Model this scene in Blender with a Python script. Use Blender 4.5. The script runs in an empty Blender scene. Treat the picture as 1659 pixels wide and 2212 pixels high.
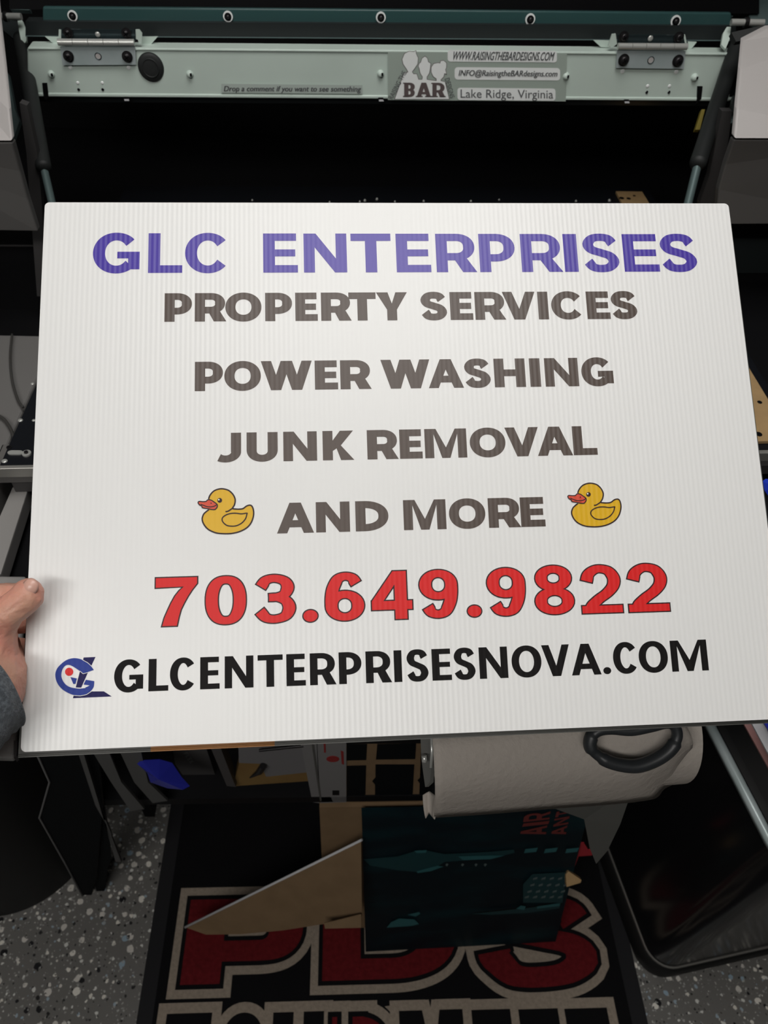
import bpy, bmesh, math, random
from mathutils import Vector, Matrix
from mathutils.geometry import tessellate_polygon, delaunay_2d_cdt
random.seed(7)
SC = bpy.context.scene
COL = SC.collection

# ---------------------------------------------------------------- camera
F, CX, CY, CZ = 1620.0, 829.5, 1106.0, 1.59
_dy = Vector((750 - CX, -(-660 - CY), -F)).normalized()
_dx = Vector((1, -.0075, 0)); _dx.z = -(_dx.x * _dy.x + _dx.y * _dy.y) / _dy.z; _dx.normalize()
_dz = _dx.cross(_dy)
RM = Matrix((_dx, _dy, _dz))                     # camera axes -> world
CAMP = Vector((0, 0, CZ))
cam = bpy.data.cameras.new('camera'); cam_ob = bpy.data.objects.new('camera', cam); COL.objects.link(cam_ob)
cam_ob.matrix_world = Matrix.Translation(CAMP) @ RM.to_4x4()
cam.sensor_fit = 'VERTICAL'; cam.sensor_height = 36.0; cam.lens = F / 2212 * 36.0
cam.clip_start = .02
cam.dof.use_dof = True; cam.dof.focus_distance = .66; cam.dof.aperture_fstop = cam.lens / 2.6
SC.camera = cam_ob

# ---------------------------------------------------------------- light and exposure
SC.view_settings.view_transform = 'Standard'; SC.view_settings.look = 'None'
SC.view_settings.gamma = 1.0; SC.view_settings.use_curve_mapping = False
SC.view_settings.exposure = 0.0
w = bpy.data.worlds.new('room_air'); SC.world = w; w.use_nodes = True
w.node_tree.nodes['Background'].inputs[0].default_value = (.9, .95, 1, 1)
w.node_tree.nodes['Background'].inputs[1].default_value = .10

def area(name, loc, target, sx, sy, power, col=(1, 1, 1)):
    l = bpy.data.lights.new(name, 'AREA'); l.shape = 'RECTANGLE'; l.size = sx; l.size_y = sy
    l.energy = power; l.color = col
    o = bpy.data.objects.new(name, l); COL.objects.link(o); o.location = loc
    o.rotation_euler = (Vector(target) - Vector(loc)).to_track_quat('-Z', 'Y').to_euler()
    return o
CEIL = 2.55
area('ceiling_lamp_light', (.10, .50, CEIL - .03), (.10, .50, 0), .9, .75, 6.5, (1, .98, .95))
area('rear_lamp_light', (-.5, -.75, CEIL - .03), (-.25, .1, .6), 1.3, .4, 21, (1, .97, .93))

# ---------------------------------------------------------------- materials
def mat(name, col, rough=.5, metal=0., spec=.5, bump=None, noise=None, coat=0., sheen=0.):
    """bump = (kind, scale, strength, distance); noise = (scale, second colour, low, high)"""
    m = bpy.data.materials.new(name); m.use_nodes = True
    nt = m.node_tree; b = nt.nodes['Principled BSDF']
    b.inputs['Base Color'].default_value = (*col, 1); b.inputs['Roughness'].default_value = rough
    b.inputs['Metallic'].default_value = metal; b.inputs['Specular IOR Level'].default_value = spec
    b.inputs['Coat Weight'].default_value = coat; b.inputs['Sheen Weight'].default_value = sheen
    tc = nt.nodes.new('ShaderNodeTexCoord')
    if noise:
        n = nt.nodes.new('ShaderNodeTexNoise'); n.inputs['Scale'].default_value = noise[0]; n.inputs['Detail'].default_value = 6
        r = nt.nodes.new('ShaderNodeValToRGB'); r.color_ramp.elements[0].position = noise[2]; r.color_ramp.elements[1].position = noise[3]
        r.color_ramp.elements[0].color = (*col, 1); r.color_ramp.elements[1].color = (*noise[1], 1)
        nt.links.new(tc.outputs['Object'], n.inputs['Vector']); nt.links.new(n.outputs['Fac'], r.inputs['Fac'])
        nt.links.new(r.outputs['Color'], b.inputs['Base Color'])
    if bump:
        bn = nt.nodes.new('ShaderNodeBump'); bn.inputs['Strength'].default_value = bump[2]; bn.inputs['Distance'].default_value = bump[3]
        if bump[0] == 'noise':
            n = nt.nodes.new('ShaderNodeTexNoise'); n.inputs['Scale'].default_value = bump[1]; n.inputs['Detail'].default_value = 5
            nt.links.new(tc.outputs['Object'], n.inputs['Vector'])
            out = n.outputs['Fac']
        elif bump[0] == 'flute':            # vertical flutes of corrugated plastic
            n = nt.nodes.new('ShaderNodeTexWave'); n.wave_type = 'BANDS'; n.bands_direction = 'X'; n.wave_profile = 'SIN'
            n.inputs['Scale'].default_value = bump[1]; n.inputs['Distortion'].default_value = .25
            n.inputs['Detail'].default_value = 1
            mp = nt.nodes.new('ShaderNodeMapping'); mp.inputs['Scale'].default_value = (1, .05, .05)
            nt.links.new(tc.outputs['Object'], mp.inputs['Vector']); nt.links.new(mp.outputs['Vector'], n.inputs['Vector'])
            n2 = nt.nodes.new('ShaderNodeTexNoise'); n2.inputs['Scale'].default_value = 90
            n2.inputs['Detail'].default_value = 3
            mp2 = nt.nodes.new('ShaderNodeMapping'); mp2.inputs['Scale'].default_value = (1, .02, 0)
            nt.links.new(tc.outputs['Object'], mp2.inputs['Vector']); nt.links.new(mp2.outputs['Vector'], n2.inputs['Vector'])
            mx = nt.nodes.new('ShaderNodeMath'); mx.operation = 'MULTIPLY_ADD'; mx.inputs[1].default_value = 1.3
            nt.links.new(n2.outputs['Fac'], mx.inputs[0]); nt.links.new(n.outputs['Fac'], mx.inputs[2])
            out = mx.outputs[0]
        elif bump[0] == 'dimple':
            n = nt.nodes.new('ShaderNodeTexVoronoi'); n.inputs['Scale'].default_value = bump[1]
            nt.links.new(tc.outputs['Object'], n.inputs['Vector']); out = n.outputs['Distance']
        nt.links.new(out, bn.inputs['Height']); nt.links.new(bn.outputs['Normal'], b.inputs['Normal'])
    return m

FL = ('flute', 76.0, .13, .0009)
M = {
 'sign': mat('white_fluted_plastic', (.80, .80, .79), .36, spec=.4, bump=FL),
 'purple': mat('purple_ink', (.055, .028, .34), .42, spec=.6, bump=FL),
 'brown': mat('brown_ink', (.075, .052, .041), .46, spec=.55, bump=FL),
 'red': mat('red_ink', (.70, .018, .018), .5, spec=.3, bump=FL),
 'black': mat('black_ink', (.009, .008, .008), .6, spec=.12, bump=FL),
 'outline': mat('dark_outline_ink', (.030, .014, .016), .5, spec=.3, bump=FL),
 'yellow': mat('yellow_ink', (.72, .42, .012), .38, spec=.5, bump=FL),
 'orange': mat('orange_red_ink', (.66, .075, .035), .38, spec=.5, bump=FL),
 'whiteink': mat('white_ink', (.8, .8, .8), .4),
 'blueink': mat('blue_ink', (.030, .055, .29), .55, spec=.2, bump=FL),
 'navyink': mat('navy_ink', (.015, .012, .085), .55, spec=.2, bump=FL),
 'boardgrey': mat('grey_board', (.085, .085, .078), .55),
 'boardorange': mat('orange_board_print', (.30, .12, .02), .55),
 'rail': mat('pale_rail_green_light', (.62, .73, .665), .38, spec=.5, noise=(9, (.57, .67, .61), .35, .7)),  # green tint of the printer's inner light put into the colour
 'zinc': mat('zinc_plate', (.42, .50, .50), .33, metal=.25, noise=(25, (.52, .59, .60), .35, .7)),
 'zincdark': mat('zinc_dark_reflection', (.07, .10, .11), .25, metal=.8),  # dark reflection on the upper hinge leaf put into the colour
 'chrome': mat('bright_steel', (.60, .61, .58), .28, metal=.45),
 'screw': mat('black_oxide_screw', (.03, .028, .03), .35, metal=.6),
 'rubber': mat('black_rubber', (.014, .016, .016), .6),
 'hole': mat('dark_recess', (.004, .004, .005), .8, spec=.1),
 'teal': mat('teal_tinted_cover', (.035, .085, .085), .25, spec=.5),
 'lid': mat('dark_lid_metal', (.018, .022, .023), .4, spec=.4),
 'blackm': mat('black_painted_metal', (.006, .006, .007), .45, spec=.3),
 'plate': mat('dark_grey_side_plate', (.065, .062, .062), .5, spec=.4),
 'tealgrey': mat('teal_grey_rod', (.14, .2, .2), .4, metal=.3),
 'cover': mat('warm_white_plastic_cover', (.50, .475, .465), .45),
 'coverlo': mat('shaded_cover', (.16, .155, .15), .5),  # shade of the white cover's lower face as colour; reused on the deck
 'deck': mat('light_grey_deck', (.30, .29, .28), .45),
 'bed': mat('black_anodised_bed', (.006, .007, .010), .5, spec=.3),
 'lip': mat('aluminium_lip', (.45, .44, .41), .4, metal=.6),
 'liplow': mat('grey_bed_front', (.13, .125, .12), .5),
 'cable': mat('grey_cable', (.05, .048, .045), .5),
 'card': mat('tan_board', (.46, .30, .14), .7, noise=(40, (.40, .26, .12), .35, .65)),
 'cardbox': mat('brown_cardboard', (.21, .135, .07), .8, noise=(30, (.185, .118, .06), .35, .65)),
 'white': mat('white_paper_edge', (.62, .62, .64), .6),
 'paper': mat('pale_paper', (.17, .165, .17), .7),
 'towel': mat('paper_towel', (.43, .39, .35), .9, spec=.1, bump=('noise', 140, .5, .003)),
 'scis': mat('dark_grey_handle_rubber', (.028, .031, .034), .42, spec=.5),
 'gloss': mat('black_gloss_steel', (.010, .010, .011), .17, spec=.45),
 'binp': mat('black_bin_plastic', (.010, .010, .010), .6, spec=.3),
 'blackboard': mat('black_board_face', (.004, .005, .006), .7, spec=.1),
 'edge': mat('grey_board_edge', (.16, .16, .16), .7),
 'strip': mat('grey_strip', (.085, .085, .083), .6),
 'bluef': mat('blue_plastic_film', (.02, .05, .55), .3, spec=.6),
 'blueh': mat('blue_shiny_card', (.02, .025, .30), .35),
 'woody': mat('yellow_wood', (.24, .15, .05), .6, noise=(20, (.19, .11, .035), .35, .65)),
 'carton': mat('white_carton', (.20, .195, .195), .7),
 'logored': mat('carton_red_print', (.25, .02, .02), .6),
 'shelf': mat('black_shelf', (.005, .005, .006), .6, spec=.2),
 'pinkcard': mat('dusty_pink_card', (.33, .17, .16), .6),
 'redcard': mat('red_card', (.35, .02, .03), .6),
 'matbase': mat('black_mat_pile', (.0085, .0085, .0095), 1., spec=.05, bump=('noise', 500, .8, .002)),
 'matcream': mat('cream_mat_pile', (.36, .30, .24), 1., spec=.05, bump=('noise', 500, .8, .002), noise=(160, (.28, .235, .19), .35, .7)),
 'matred': mat('red_mat_pile', (.15, .014, .017), 1., spec=.05, bump=('noise', 500, .8, .002), noise=(130, (.105, .010, .012), .35, .7)),
 'mathem': mat('mat_rubber_border', (.016, .016, .018), .8, spec=.2),
 'sleeve': mat('charcoal_knit', (.05, .058, .068), 1., spec=.1, bump=('noise', 900, .9, .002), noise=(420, (.10, .115, .13), .42, .62), sheen=.3),
 'wall': mat('dark_wall_paint', (.05, .05, .05), .8),
 'ceil': mat('ceiling_paint', (.25, .25, .25), .9),
 'sticker': mat('clear_film_sticker', (.40, .47, .42), .35),
 'stickerdark': mat('film_strip_tint', (.48, .55, .51), .35),
 'stickerwhite': mat('white_sticker_print', (.93, .96, .95), .4),
 'stickertext': mat('grey_sticker_lettering', (.10, .105, .11), .5),
 'stickerbrown': mat('brown_sticker_lettering', (.13, .10, .10), .5),
 'yellowtag': mat('yellow_tag', (.22, .17, .02), .6),
 'lampglow': mat('lamp_diffuser', (.9, .9, .9), .5),
}
_b = M['lampglow'].node_tree.nodes['Principled BSDF']
_b.inputs['Emission Color'].default_value = (1, .98, .95, 1); _b.inputs['Emission Strength'].default_value = 3.0

# skin
def skin_material():
    m = mat('skin', (.56, .31, .225), .46, spec=.35, bump=('noise', 260, .35, .0025), noise=(38, (.60, .26, .20), .35, .68))
    b = m.node_tree.nodes['Principled BSDF']
    b.inputs['Subsurface Weight'].default_value = .25; b.inputs['Subsurface Radius'].default_value = (.01, .004, .002)
    b.inputs['Subsurface Scale'].default_value = .6
    return m
M['skin'] = skin_material()
M['nail'] = mat('thumb_nail', (.62, .36, .29), .33, spec=.6)

def floor_material():
    m = mat('flake_epoxy_floor', (.115, .11, .105), .3, spec=.4)
    nt = m.node_tree; b = nt.nodes['Principled BSDF']; tc = nt.nodes.new('ShaderNodeTexCoord')
    prev = None
    base = nt.nodes.new('ShaderNodeRGB'); base.outputs[0].default_value = (.17, .165, .155, 1); prev = base.outputs[0]
    for sc, lo, cut, cols in ((46, .30, .45, ((.012, .012, .014), (.66, .63, .58), (.80, .77, .70), (.30, .40, .48))),
                              (85, .30, .55, ((.02, .02, .02), (.7, .7, .66), (.34, .42, .48), (.75, .72, .65))),
                              (170, .33, .5, ((.02, .02, .02), (.35, .35, .33), (.4, .4, .38), (.5, .5, .46)))):
        dn = nt.nodes.new('ShaderNodeTexNoise'); dn.inputs['Scale'].default_value = sc * 2.2
        mixv = nt.nodes.new('ShaderNodeMixRGB'); mixv.blend_type = 'ADD'; mixv.inputs[0].default_value = .006
        nt.links.new(tc.outputs['Object'], mixv.inputs[1]); nt.links.new(dn.outputs['Color'], mixv.inputs[2])
        nt.links.new(tc.outputs['Object'], dn.inputs['Vector'])
        v = nt.nodes.new('ShaderNodeTexVoronoi'); v.inputs['Scale'].default_value = sc; v.voronoi_dimensions = '2D'
        nt.links.new(mixv.outputs[0], v.inputs['Vector'])
        sep = nt.nodes.new('ShaderNodeSeparateColor'); nt.links.new(v.outputs['Color'], sep.inputs[0])
        # size varies with the cell
        sz = nt.nodes.new('ShaderNodeMath'); sz.operation = 'MULTIPLY'; sz.inputs[1].default_value = lo
        nt.links.new(sep.outputs[1], sz.inputs[0])
        lt = nt.nodes.new('ShaderNodeMath'); lt.operation = 'LESS_THAN'
        nt.links.new(v.outputs['Distance'], lt.inputs[0]); nt.links.new(sz.outputs[0], lt.inputs[1])
        gt = nt.nodes.new('ShaderNodeMath'); gt.operation = 'GREATER_THAN'; gt.inputs[1].default_value = cut
        nt.links.new(sep.outputs[2], gt.inputs[0])
        an = nt.nodes.new('ShaderNodeMath'); an.operation = 'MULTIPLY'
        nt.links.new(lt.outputs[0], an.inputs[0]); nt.links.new(gt.outputs[0], an.inputs[1])
        r = nt.nodes.new('ShaderNodeValToRGB'); r.color_ramp.interpolation = 'CONSTANT'
        els = r.color_ramp.elements
        els[0].position = 0; els[0].color = (*cols[0], 1); els[1].position = .2; els[1].color = (*cols[1], 1)
        e = els.new(.6); e.color = (*cols[2], 1); e = els.new(.85); e.color = (*cols[3], 1)
        nt.links.new(sep.outputs[0], r.inputs['Fac'])
        mx = nt.nodes.new('ShaderNodeMixRGB'); nt.links.new(an.outputs[0], mx.inputs[0])
        nt.links.new(prev, mx.inputs[1]); nt.links.new(r.outputs['Color'], mx.inputs[2]); prev = mx.outputs[0]
    nt.links.new(prev, b.inputs['Base Color'])
    return m
M['floor'] = floor_material()

# ---------------------------------------------------------------- geometry helpers
def ray(px, py): return RM @ Vector((px - CX, -(py - CY), -F)) / F
def onz(px, py, z): r = ray(px, py); return CAMP + r * ((z - CZ) / r.z)
def ony(px, py, y): r = ray(px, py); return CAMP + r * (y / r.y)
def ond(px, py, d): return CAMP + ray(px, py) * d
def onp(px, py, p0, n): r = ray(px, py); return CAMP + r * ((p0 - CAMP).dot(n) / r.dot(n))

ORG = {}
def obj(name, bm, mats, parent=None, smooth=False, bevel=0, local=False, keep=False):
    """link a bmesh (world coordinates unless local) as one mesh object"""
    mats = mats if isinstance(mats, (list, tuple)) else [mats]
    me = bpy.data.meshes.new(name)
    bmesh.ops.recalc_face_normals(bm, faces=bm.faces) if not (local or keep) else None
    if parent is None and not local:
        vs = [v.co for v in bm.verts]
        o0 = Vector(((min(v.x for v in vs) + max(v.x for v in vs)) / 2, (min(v.y for v in vs) + max(v.y for v in vs)) / 2, min(v.z for v in vs)))
    elif parent is not None and not local:
        o0 = ORG[parent.name]
    else:
        o0 = Vector((0, 0, 0))
    for v in bm.verts: v.co -= o0
    bm.to_mesh(me); bm.free()
    for mm in mats: me.materials.append(M[mm])
    if smooth:
        for p in me.polygons: p.use_smooth = True
    o = bpy.data.objects.new(name, me); COL.objects.link(o)
    if parent is None: o.location = o0; ORG[o.name] = o0
    else: o.parent = parent; ORG[o.name] = o0
    if bevel:
        b = o.modifiers.new('edge_round', 'BEVEL'); b.width = bevel; b.segments = 3; b.limit_method = 'ANGLE'
    return o
def tag(o, label, cat=None, group=None, kind=None):
    if label: o['label'] = label
    if cat: o['category'] = cat
    if group: o['group'] = group
    if kind: o['kind'] = kind
    return o
def thing(name, loc, label, cat, group=None):
    o = bpy.data.objects.new(name, None); COL.objects.link(o); o.location = loc; o.empty_display_size = .05
    ORG[o.name] = Vector(loc)
    return tag(o, label, cat, group)
def BM(): return bmesh.new()
def box(bm, a, b, mi=0, rot=None, mid=None):
    a, b = Vector(a), Vector(b)
    vs = [bm.verts.new((x, y, z)) for z in (a.z, b.z) for y in (a.y, b.y) for x in (a.x, b.x)]
    for f in ((0, 2, 3, 1), (4, 5, 7, 6), (0, 1, 5, 4), (2, 6, 7, 3), (1, 3, 7, 5), (0, 4, 6, 2)):
        fc = bm.faces.new([vs[i] for i in f]); fc.material_index = mi
    if rot:
        c = (a + b) / 2 if mid is None else Vector(mid)
        bmesh.ops.rotate(bm, verts=vs, cent=c, matrix=Matrix.Rotation(rot, 3, 'Z'))
    return vs
def slab(bm, pts, off, mi=0, mi_side=None):
    """a polygon (list of 3-D points, any shape) thickened by the vector off"""
    pts = [Vector(p) for p in pts]; off = Vector(off)
    tris = tessellate_polygon([pts])
    A = [bm.verts.new(p) for p in pts]; B = [bm.verts.new(p + off) for p in pts]
    for t in tris:
        f = bm.faces.new([A[i] for i in t]); f.material_index = mi
        f = bm.faces.new([B[i] for i in reversed(t)]); f.material_index = mi
    n = len(pts)
    for i in range(n):
        f = bm.faces.new((A[i], A[(i + 1) % n], B[(i + 1) % n], B[i])); f.material_index = mi if mi_side is None else mi_side
def cyl(bm, p, q, r, r2=None, n=24, mi=0, caps=True):
    p, q = Vector(p), Vector(q); r2 = r if r2 is None else r2
    d = (q - p).normalized(); a = d.orthogonal().normalized(); b = d.cross(a)
    A, B = [], []
    for i in range(n):
        t = 2 * math.pi * i / n; u = a * math.cos(t) + b * math.sin(t)
        A.append(bm.verts.new(p + u * r)); B.append(bm.verts.new(q + u * r2))
    for i in range(n):
        f = bm.faces.new((A[i], A[(i + 1) % n], B[(i + 1) % n], B[i])); f.material_index = mi; f.smooth = True
    if caps:
        for ring in (A[::-1], B): bm.faces.new([bm.verts.new(v.co) for v in ring]).material_index = mi
def dome(bm, c, n, r, h, mi=0, seg=20, rings=5):
    """a rounded button of radius r rising h along n"""
    c, n = Vector(c), Vector(n).normalized(); a = n.orthogonal().normalized(); b = n.cross(a)
    prev = None
    for k in range(rings):
        t = k / rings * math.pi / 2; rr, hh = r * math.cos(t), h * math.sin(t)
        ring = [bm.verts.new(c + a * rr * math.cos(2 * math.pi * i / seg) + b * rr * math.sin(2 * math.pi * i / seg) + n * hh) for i in range(seg)]
        if prev:
            for i in range(seg):
                f = bm.faces.new((prev[i], prev[(i + 1) % seg], ring[(i + 1) % seg], ring[i])); f.material_index = mi; f.smooth = True
        prev = ring
    f = bm.faces.new(prev); f.material_index = mi
def tube(bm, pts, rad, n=10, mi=0, closed=False, flat=1.0, up=None):
    pts = [Vector(p) for p in pts]; m = len(pts); rings = []
    for i, p in enumerate(pts):
        d = (pts[(i + 1) % m] - pts[i - 1]) if closed else (pts[min(i + 1, m - 1)] - pts[max(i - 1, 0)])
        d.normalize(); a = (up or Vector((0, 0, 1))).cross(d)
        if a.length < 1e-3: a = d.orthogonal()
        a.normalize(); b = d.cross(a); r = rad[i] if isinstance(rad, (list, tuple)) else rad
        rings.append([bm.verts.new(p + a * r * math.cos(2 * math.pi * k / n) + b * r * flat * math.sin(2 * math.pi * k / n)) for k in range(n)])
    for i in range(m if closed else m - 1):
        A, B = rings[i], rings[(i + 1) % m]
        for k in range(n):
            f = bm.faces.new((A[k], A[(k + 1) % n], B[(k + 1) % n], B[k])); f.material_index = mi; f.smooth = True
    if not closed:
        bm.faces.new(rings[0][::-1]).material_index = mi; bm.faces.new(rings[-1]).material_index = mi
def catmull(pts, sub=8, closed=True):
    n = len(pts); out = []
    P = [Vector(p) for p in pts]
    for i in range(n if closed else n - 1):
        if closed: p0, p1, p2, p3 = P[i - 1], P[i], P[(i + 1) % n], P[(i + 2) % n]
        else: p0, p1, p2, p3 = P[max(i - 1, 0)], P[i], P[i + 1], P[min(i + 2, n - 1)]
        for k in range(sub):
            t = k / sub
            out.append(.5 * ((2 * p1) + (p2 - p0) * t + (2 * p0 - 5 * p1 + 4 * p2 - p3) * t * t + (3 * p1 - p0 - 3 * p2 + p3) * t ** 3))
    if not closed: out.append(P[-1])
    return out

# ---------------------------------------------------------------- lettering: every glyph is a list of polygons in a box w x 1
def rib(path, t, h, o=0, closed=False, ext=True):
    """stroke of width t where it runs upright and h where it runs level, grown by o"""
    P = [Vector((p[0], p[1])) for p in path]; n = len(P); L, Rr = [], []
    if not closed and o and ext:
        P[0] = P[0] + (P[0] - P[1]).normalized() * o; P[-1] = P[-1] + (P[-1] - P[-2]).normalized() * o
    for i in range(n):
        if closed: d = P[(i + 1) % n] - P[i - 1]
        else: d = P[min(i + 1, n - 1)] - P[max(i - 1, 0)]
        d.normalize(); nx, ny = -d.y, d.x
        wv = math.sqrt((nx * t / 2) ** 2 + (ny * h / 2) ** 2) + o
        L.append(P[i] + Vector((nx, ny)) * wv); Rr.append(P[i] - Vector((nx, ny)) * wv)
    out = []
    for i in range(n if closed else n - 1):
        j = (i + 1) % n; out += [[L[i], L[j], Rr[j]], [L[i], Rr[j], Rr[i]]]
    return out
def grow(poly, o):
    if not o: return [[Vector(p) for p in poly]]
    P = [Vector(p) for p in poly]; n = len(P)
    ar = sum(P[i].x * P[(i + 1) % n].y - P[(i + 1) % n].x * P[i].y for i in range(n))
    if ar < 0: P = P[::-1]
    out = []
    for i in range(n):
        a, b, c = P[i - 1], P[i], P[(i + 1) % n]
        d1, d2 = (b - a).normalized(), (c - b).normalized()
        n1, n2 = Vector((d1.y, -d1.x)), Vector((d2.y, -d2.x)); s = n1 + n2
        k = max(s.dot(s) / 2, .35)
        out.append(b + s * o / k)
    return [out]
def arc(cx, cy, rx, ry, a0, a1, n=28, p=2.0):
    out = []
    for i in range(n + 1):
        a = math.radians(a0 + (a1 - a0) * i / n); c, s = math.cos(a), math.sin(a)
        out.append((cx + rx * math.copysign(abs(c) ** (2 / p), c), cy + ry * math.copysign(abs(s) ** (2 / p), s)))
    return out
def glyph(ch, w, t, h, o=0):
    G = []
    def R(x0, y0, x1, y1): G.extend(grow([(x0, y0), (x1, y0), (x1, y1), (x0, y1)], o))
    def Pl(*p): G.extend(grow(list(p), o))
    def Rb(path, closed=False, tt=t, hh=h): G.extend(rib(path, tt, hh, o, closed))
    rx, ry = (w - t) / 2, (1 - h) / 2
    if ch == 'I': R(0, 0, w, 1)
    elif ch == 'L': R(0, 0, t, 1); R(0, 0, w, h)
    elif ch == 'E': R(0, 0, t, 1); R(0, 0, w, h); R(0, .5 - h * .47, w * .93, .5 + h * .47); R(0, 1 - h, w * .96, 1)
    elif ch == 'F': R(0, 0, t, 1); R(0, .5 - h * .47, w * .9, .5 + h * .47); R(0, 1 - h, w, 1)
    elif ch == 'T': R(w / 2 - t / 2, 0, w / 2 + t / 2, 1); R(0, 1 - h, w, 1)
    elif ch == 'H': R(0, 0, t, 1); R(w - t, 0, w, 1); R(0, .5 - h / 2, w, .5 + h / 2)
    elif ch == 'N': R(0, 0, t * .95, 1); R(w - t * .95, 0, w, 1); Pl((0, 1), (t * 1.05, 1), (w, 0), (w - t * 1.05, 0))
    elif ch == 'M':
        s = t * .92
        R(0, 0, s, 1); R(w - s, 0, w, 1)
        Pl((0, 1), (s * 1.25, 1), (w / 2, .36), (w / 2 + s * .45, 0), (w / 2 - s * .45, 0), (s, .82))
        Pl((w, 1), (w - s * 1.25, 1), (w / 2, .36), (w / 2 - s * .45, 0), (w / 2 + s * .45, 0), (w - s, .82))
    elif ch in 'AV':
        ap, d = t * 1.12, t * 1.0; k = w / 2 - ap / 2; yi = (w / 2 - d) / k
        fl = (lambda q: q) if ch == 'A' else (lambda q: (q[0], 1 - q[1]))
        Pl(*[fl(q) for q in ((0, 0), (k, 1), (w / 2, 1), (w / 2, yi), (d, 0))])
        Pl(*[fl(q) for q in ((w, 0), (w - k, 1), (w / 2, 1), (w / 2, yi), (w - d, 0))])
        if ch == 'A':
            y0, y1 = .19, .19 + h
            G.extend(grow([(d + k * y0 - .03, y0), (w - d - k * y0 + .03, y0), (w - d - k * y1 + .03, y1), (d + k * y1 - .03, y1)], o))
    elif ch == 'W':
        d = t * 1.02; hw = w / 2 + d * .45
        for x0 in (0, w - hw):
            ap = d * .98; k = hw / 2 - ap / 2; yi = (hw / 2 - d) / k
            for s in (0, 1):
                q = [(0, 1), (k, 0), (hw / 2, 0), (hw / 2, 1 - yi), (d, 1)]
                if s: q = [(hw - a, b) for a, b in q]
                Pl(*[(x0 + a, b) for a, b in q])
    elif ch == 'Y':
        d = t * 1.18
        R(w / 2 - t / 2, 0, w / 2 + t / 2, .42)
        Pl((0, 1), (d, 1), (w / 2 + .02, .54), (w / 2 + t / 2, .40), (w / 2 - t / 2, .38)); Pl((w, 1), (w - d, 1), (w / 2 - .02, .54), (w / 2 - t / 2, .40), (w / 2 + t / 2, .38))
    elif ch == 'K':
        R(0, 0, t, 1); d = t * 1.32
        Pl((t * .6, .36), (w - d, 1), (w - .02, 1), (t * 1.0, .10 + .25)) if False else None
        Pl((t * .8, .27), (t * .8, .58), (w - d - .02, 1), (w - .02, 1), (w * .58, .50), (w, 0), (w - d, 0), (w * .5 - t * .18, .40))
    elif ch in 'OQ': Rb(arc(w / 2, .5, rx, ry, 0, 360, 48, 2.08)[:-1], True)
    elif ch == '0': Rb(arc(w / 2, .5, rx, ry, 0, 360, 48, 2.3)[:-1], True)
    elif ch == 'C': Rb(arc(w / 2 + .01, .5, rx, ry, 36, 324, 40, 2.05))
    elif ch == 'G':
        Rb(arc(w / 2, .5, rx, ry, 38, 318, 40, 2.05)); R(w - t * .95, .10, w, .53); R(w * .52, .53 - h * .85, w, .53)
    elif ch == 'D':
        R(0, 0, t, 1); r = min(w - t / 2 - .1, .62)
        Rb([(t / 2, 1 - h / 2)] + arc(w - t / 2 - r, .5, r, ry, 90, -90, 30, 2.15) + [(t / 2, h / 2)])
    elif ch in 'PRB':
        R(0, 0, t, 1); top, bot = 1 - h / 2, (.37 + h * .0 if ch == 'P' else .40)
        if ch == 'B': bot = .5
        rv = (top - bot) / 2; r = min(w - t / 2 - .1, rv * 1.25); xr = w - t / 2 - (.02 if ch == 'R' else 0)
        Rb([(t / 2, top)] + arc(xr - r, (top + bot) / 2, r, rv, 90, -90, 22, 2.15) + [(t / 2, bot)])
        if ch == 'R': Pl((w * .40, bot + .02), (w * .40 + t * 1.15, bot + .02), (w + .02, 0), (w - t * 1.18, 0))
        if ch == 'B':
            rv = (.5 - h / 2) / 2; Rb([(t / 2, .5)] + arc(w - t / 2 - rv * 1.3, h / 2 + rv, rv * 1.3, rv, 90, -90, 22, 2.15) + [(t / 2, h / 2)])
    elif ch == 'S':
        q = [(.97, .80), (.80, .955), (.50, 1.0), (.20, .955), (.03, .78), (.16, .605), (.50, .505), (.84, .40), (.985, .215), (.80, .045), (.50, 0), (.20, .045), (.0, .22)]
        pth = [(t / 2 + (w - t) * a, h / 2 + (1 - h) * b) for a, b in q]
        Rb([tuple(v) for v in catmull(pth, 5, False)])
    elif ch == 'U':
        r = rx; Rb([(t / 2, 1), (t / 2, .45)] + arc(w / 2, .40, r, .40 - h / 2, 180, 360, 24, 2.1) + [(w - t / 2, .45), (w - t / 2, 1)]) if not o else (R(0, .4, t, 1), R(w - t, .4, w, 1), Rb(arc(w / 2, .42, r, .42 - h / 2, 180, 360, 24, 2.1)))
    elif ch == 'J':
        R(w - t, .35, w, 1); r = (w - t / 2) * .58
        Rb([(w - t / 2, .5)] + arc(w - t / 2 - r, .36, r, .36 - h / 2, 0, -128, 20, 2.0))
    elif ch == '.': G.extend([[Vector((w / 2 + (w / 2 + o) * math.cos(a * math.pi / 16), w * .43 + (w * .43 + o) * math.sin(a * math.pi / 16))) for a in range(32)]])
    elif ch == '7':
        Rt = [(1, .87), (.88, .74), (.78, .61), (.69, .47), (.61, .33), (.56, .17), (.52, 0)]; Lf = [(.17, 0), (.22, .16), (.30, .32), (.38, .47), (.47, .61), (.57, .72), (.68, .81)]
        G.extend(grow([(a * w, b) for a, b in [(0, 1), (1, 1)] + Rt + Lf + [(0, .80)]], o))
    elif ch == '4':
        R(w * .575, 0, w * .87, 1); R(0, .2, w, .38); Pl((0, .30), (0, .38), (w * .535, 1), (w * .64, 1), (w * .64, .80), (w * .25, .34))
    elif ch == '2':
        q = [(.04, .70), (.12, .86), (.30, .965), (.52, 1.0), (.80, .94), (.97, .76), (.93, .57), (.72, .40), (.42, .25), (.20, .11), (.13, .0)]
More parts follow.
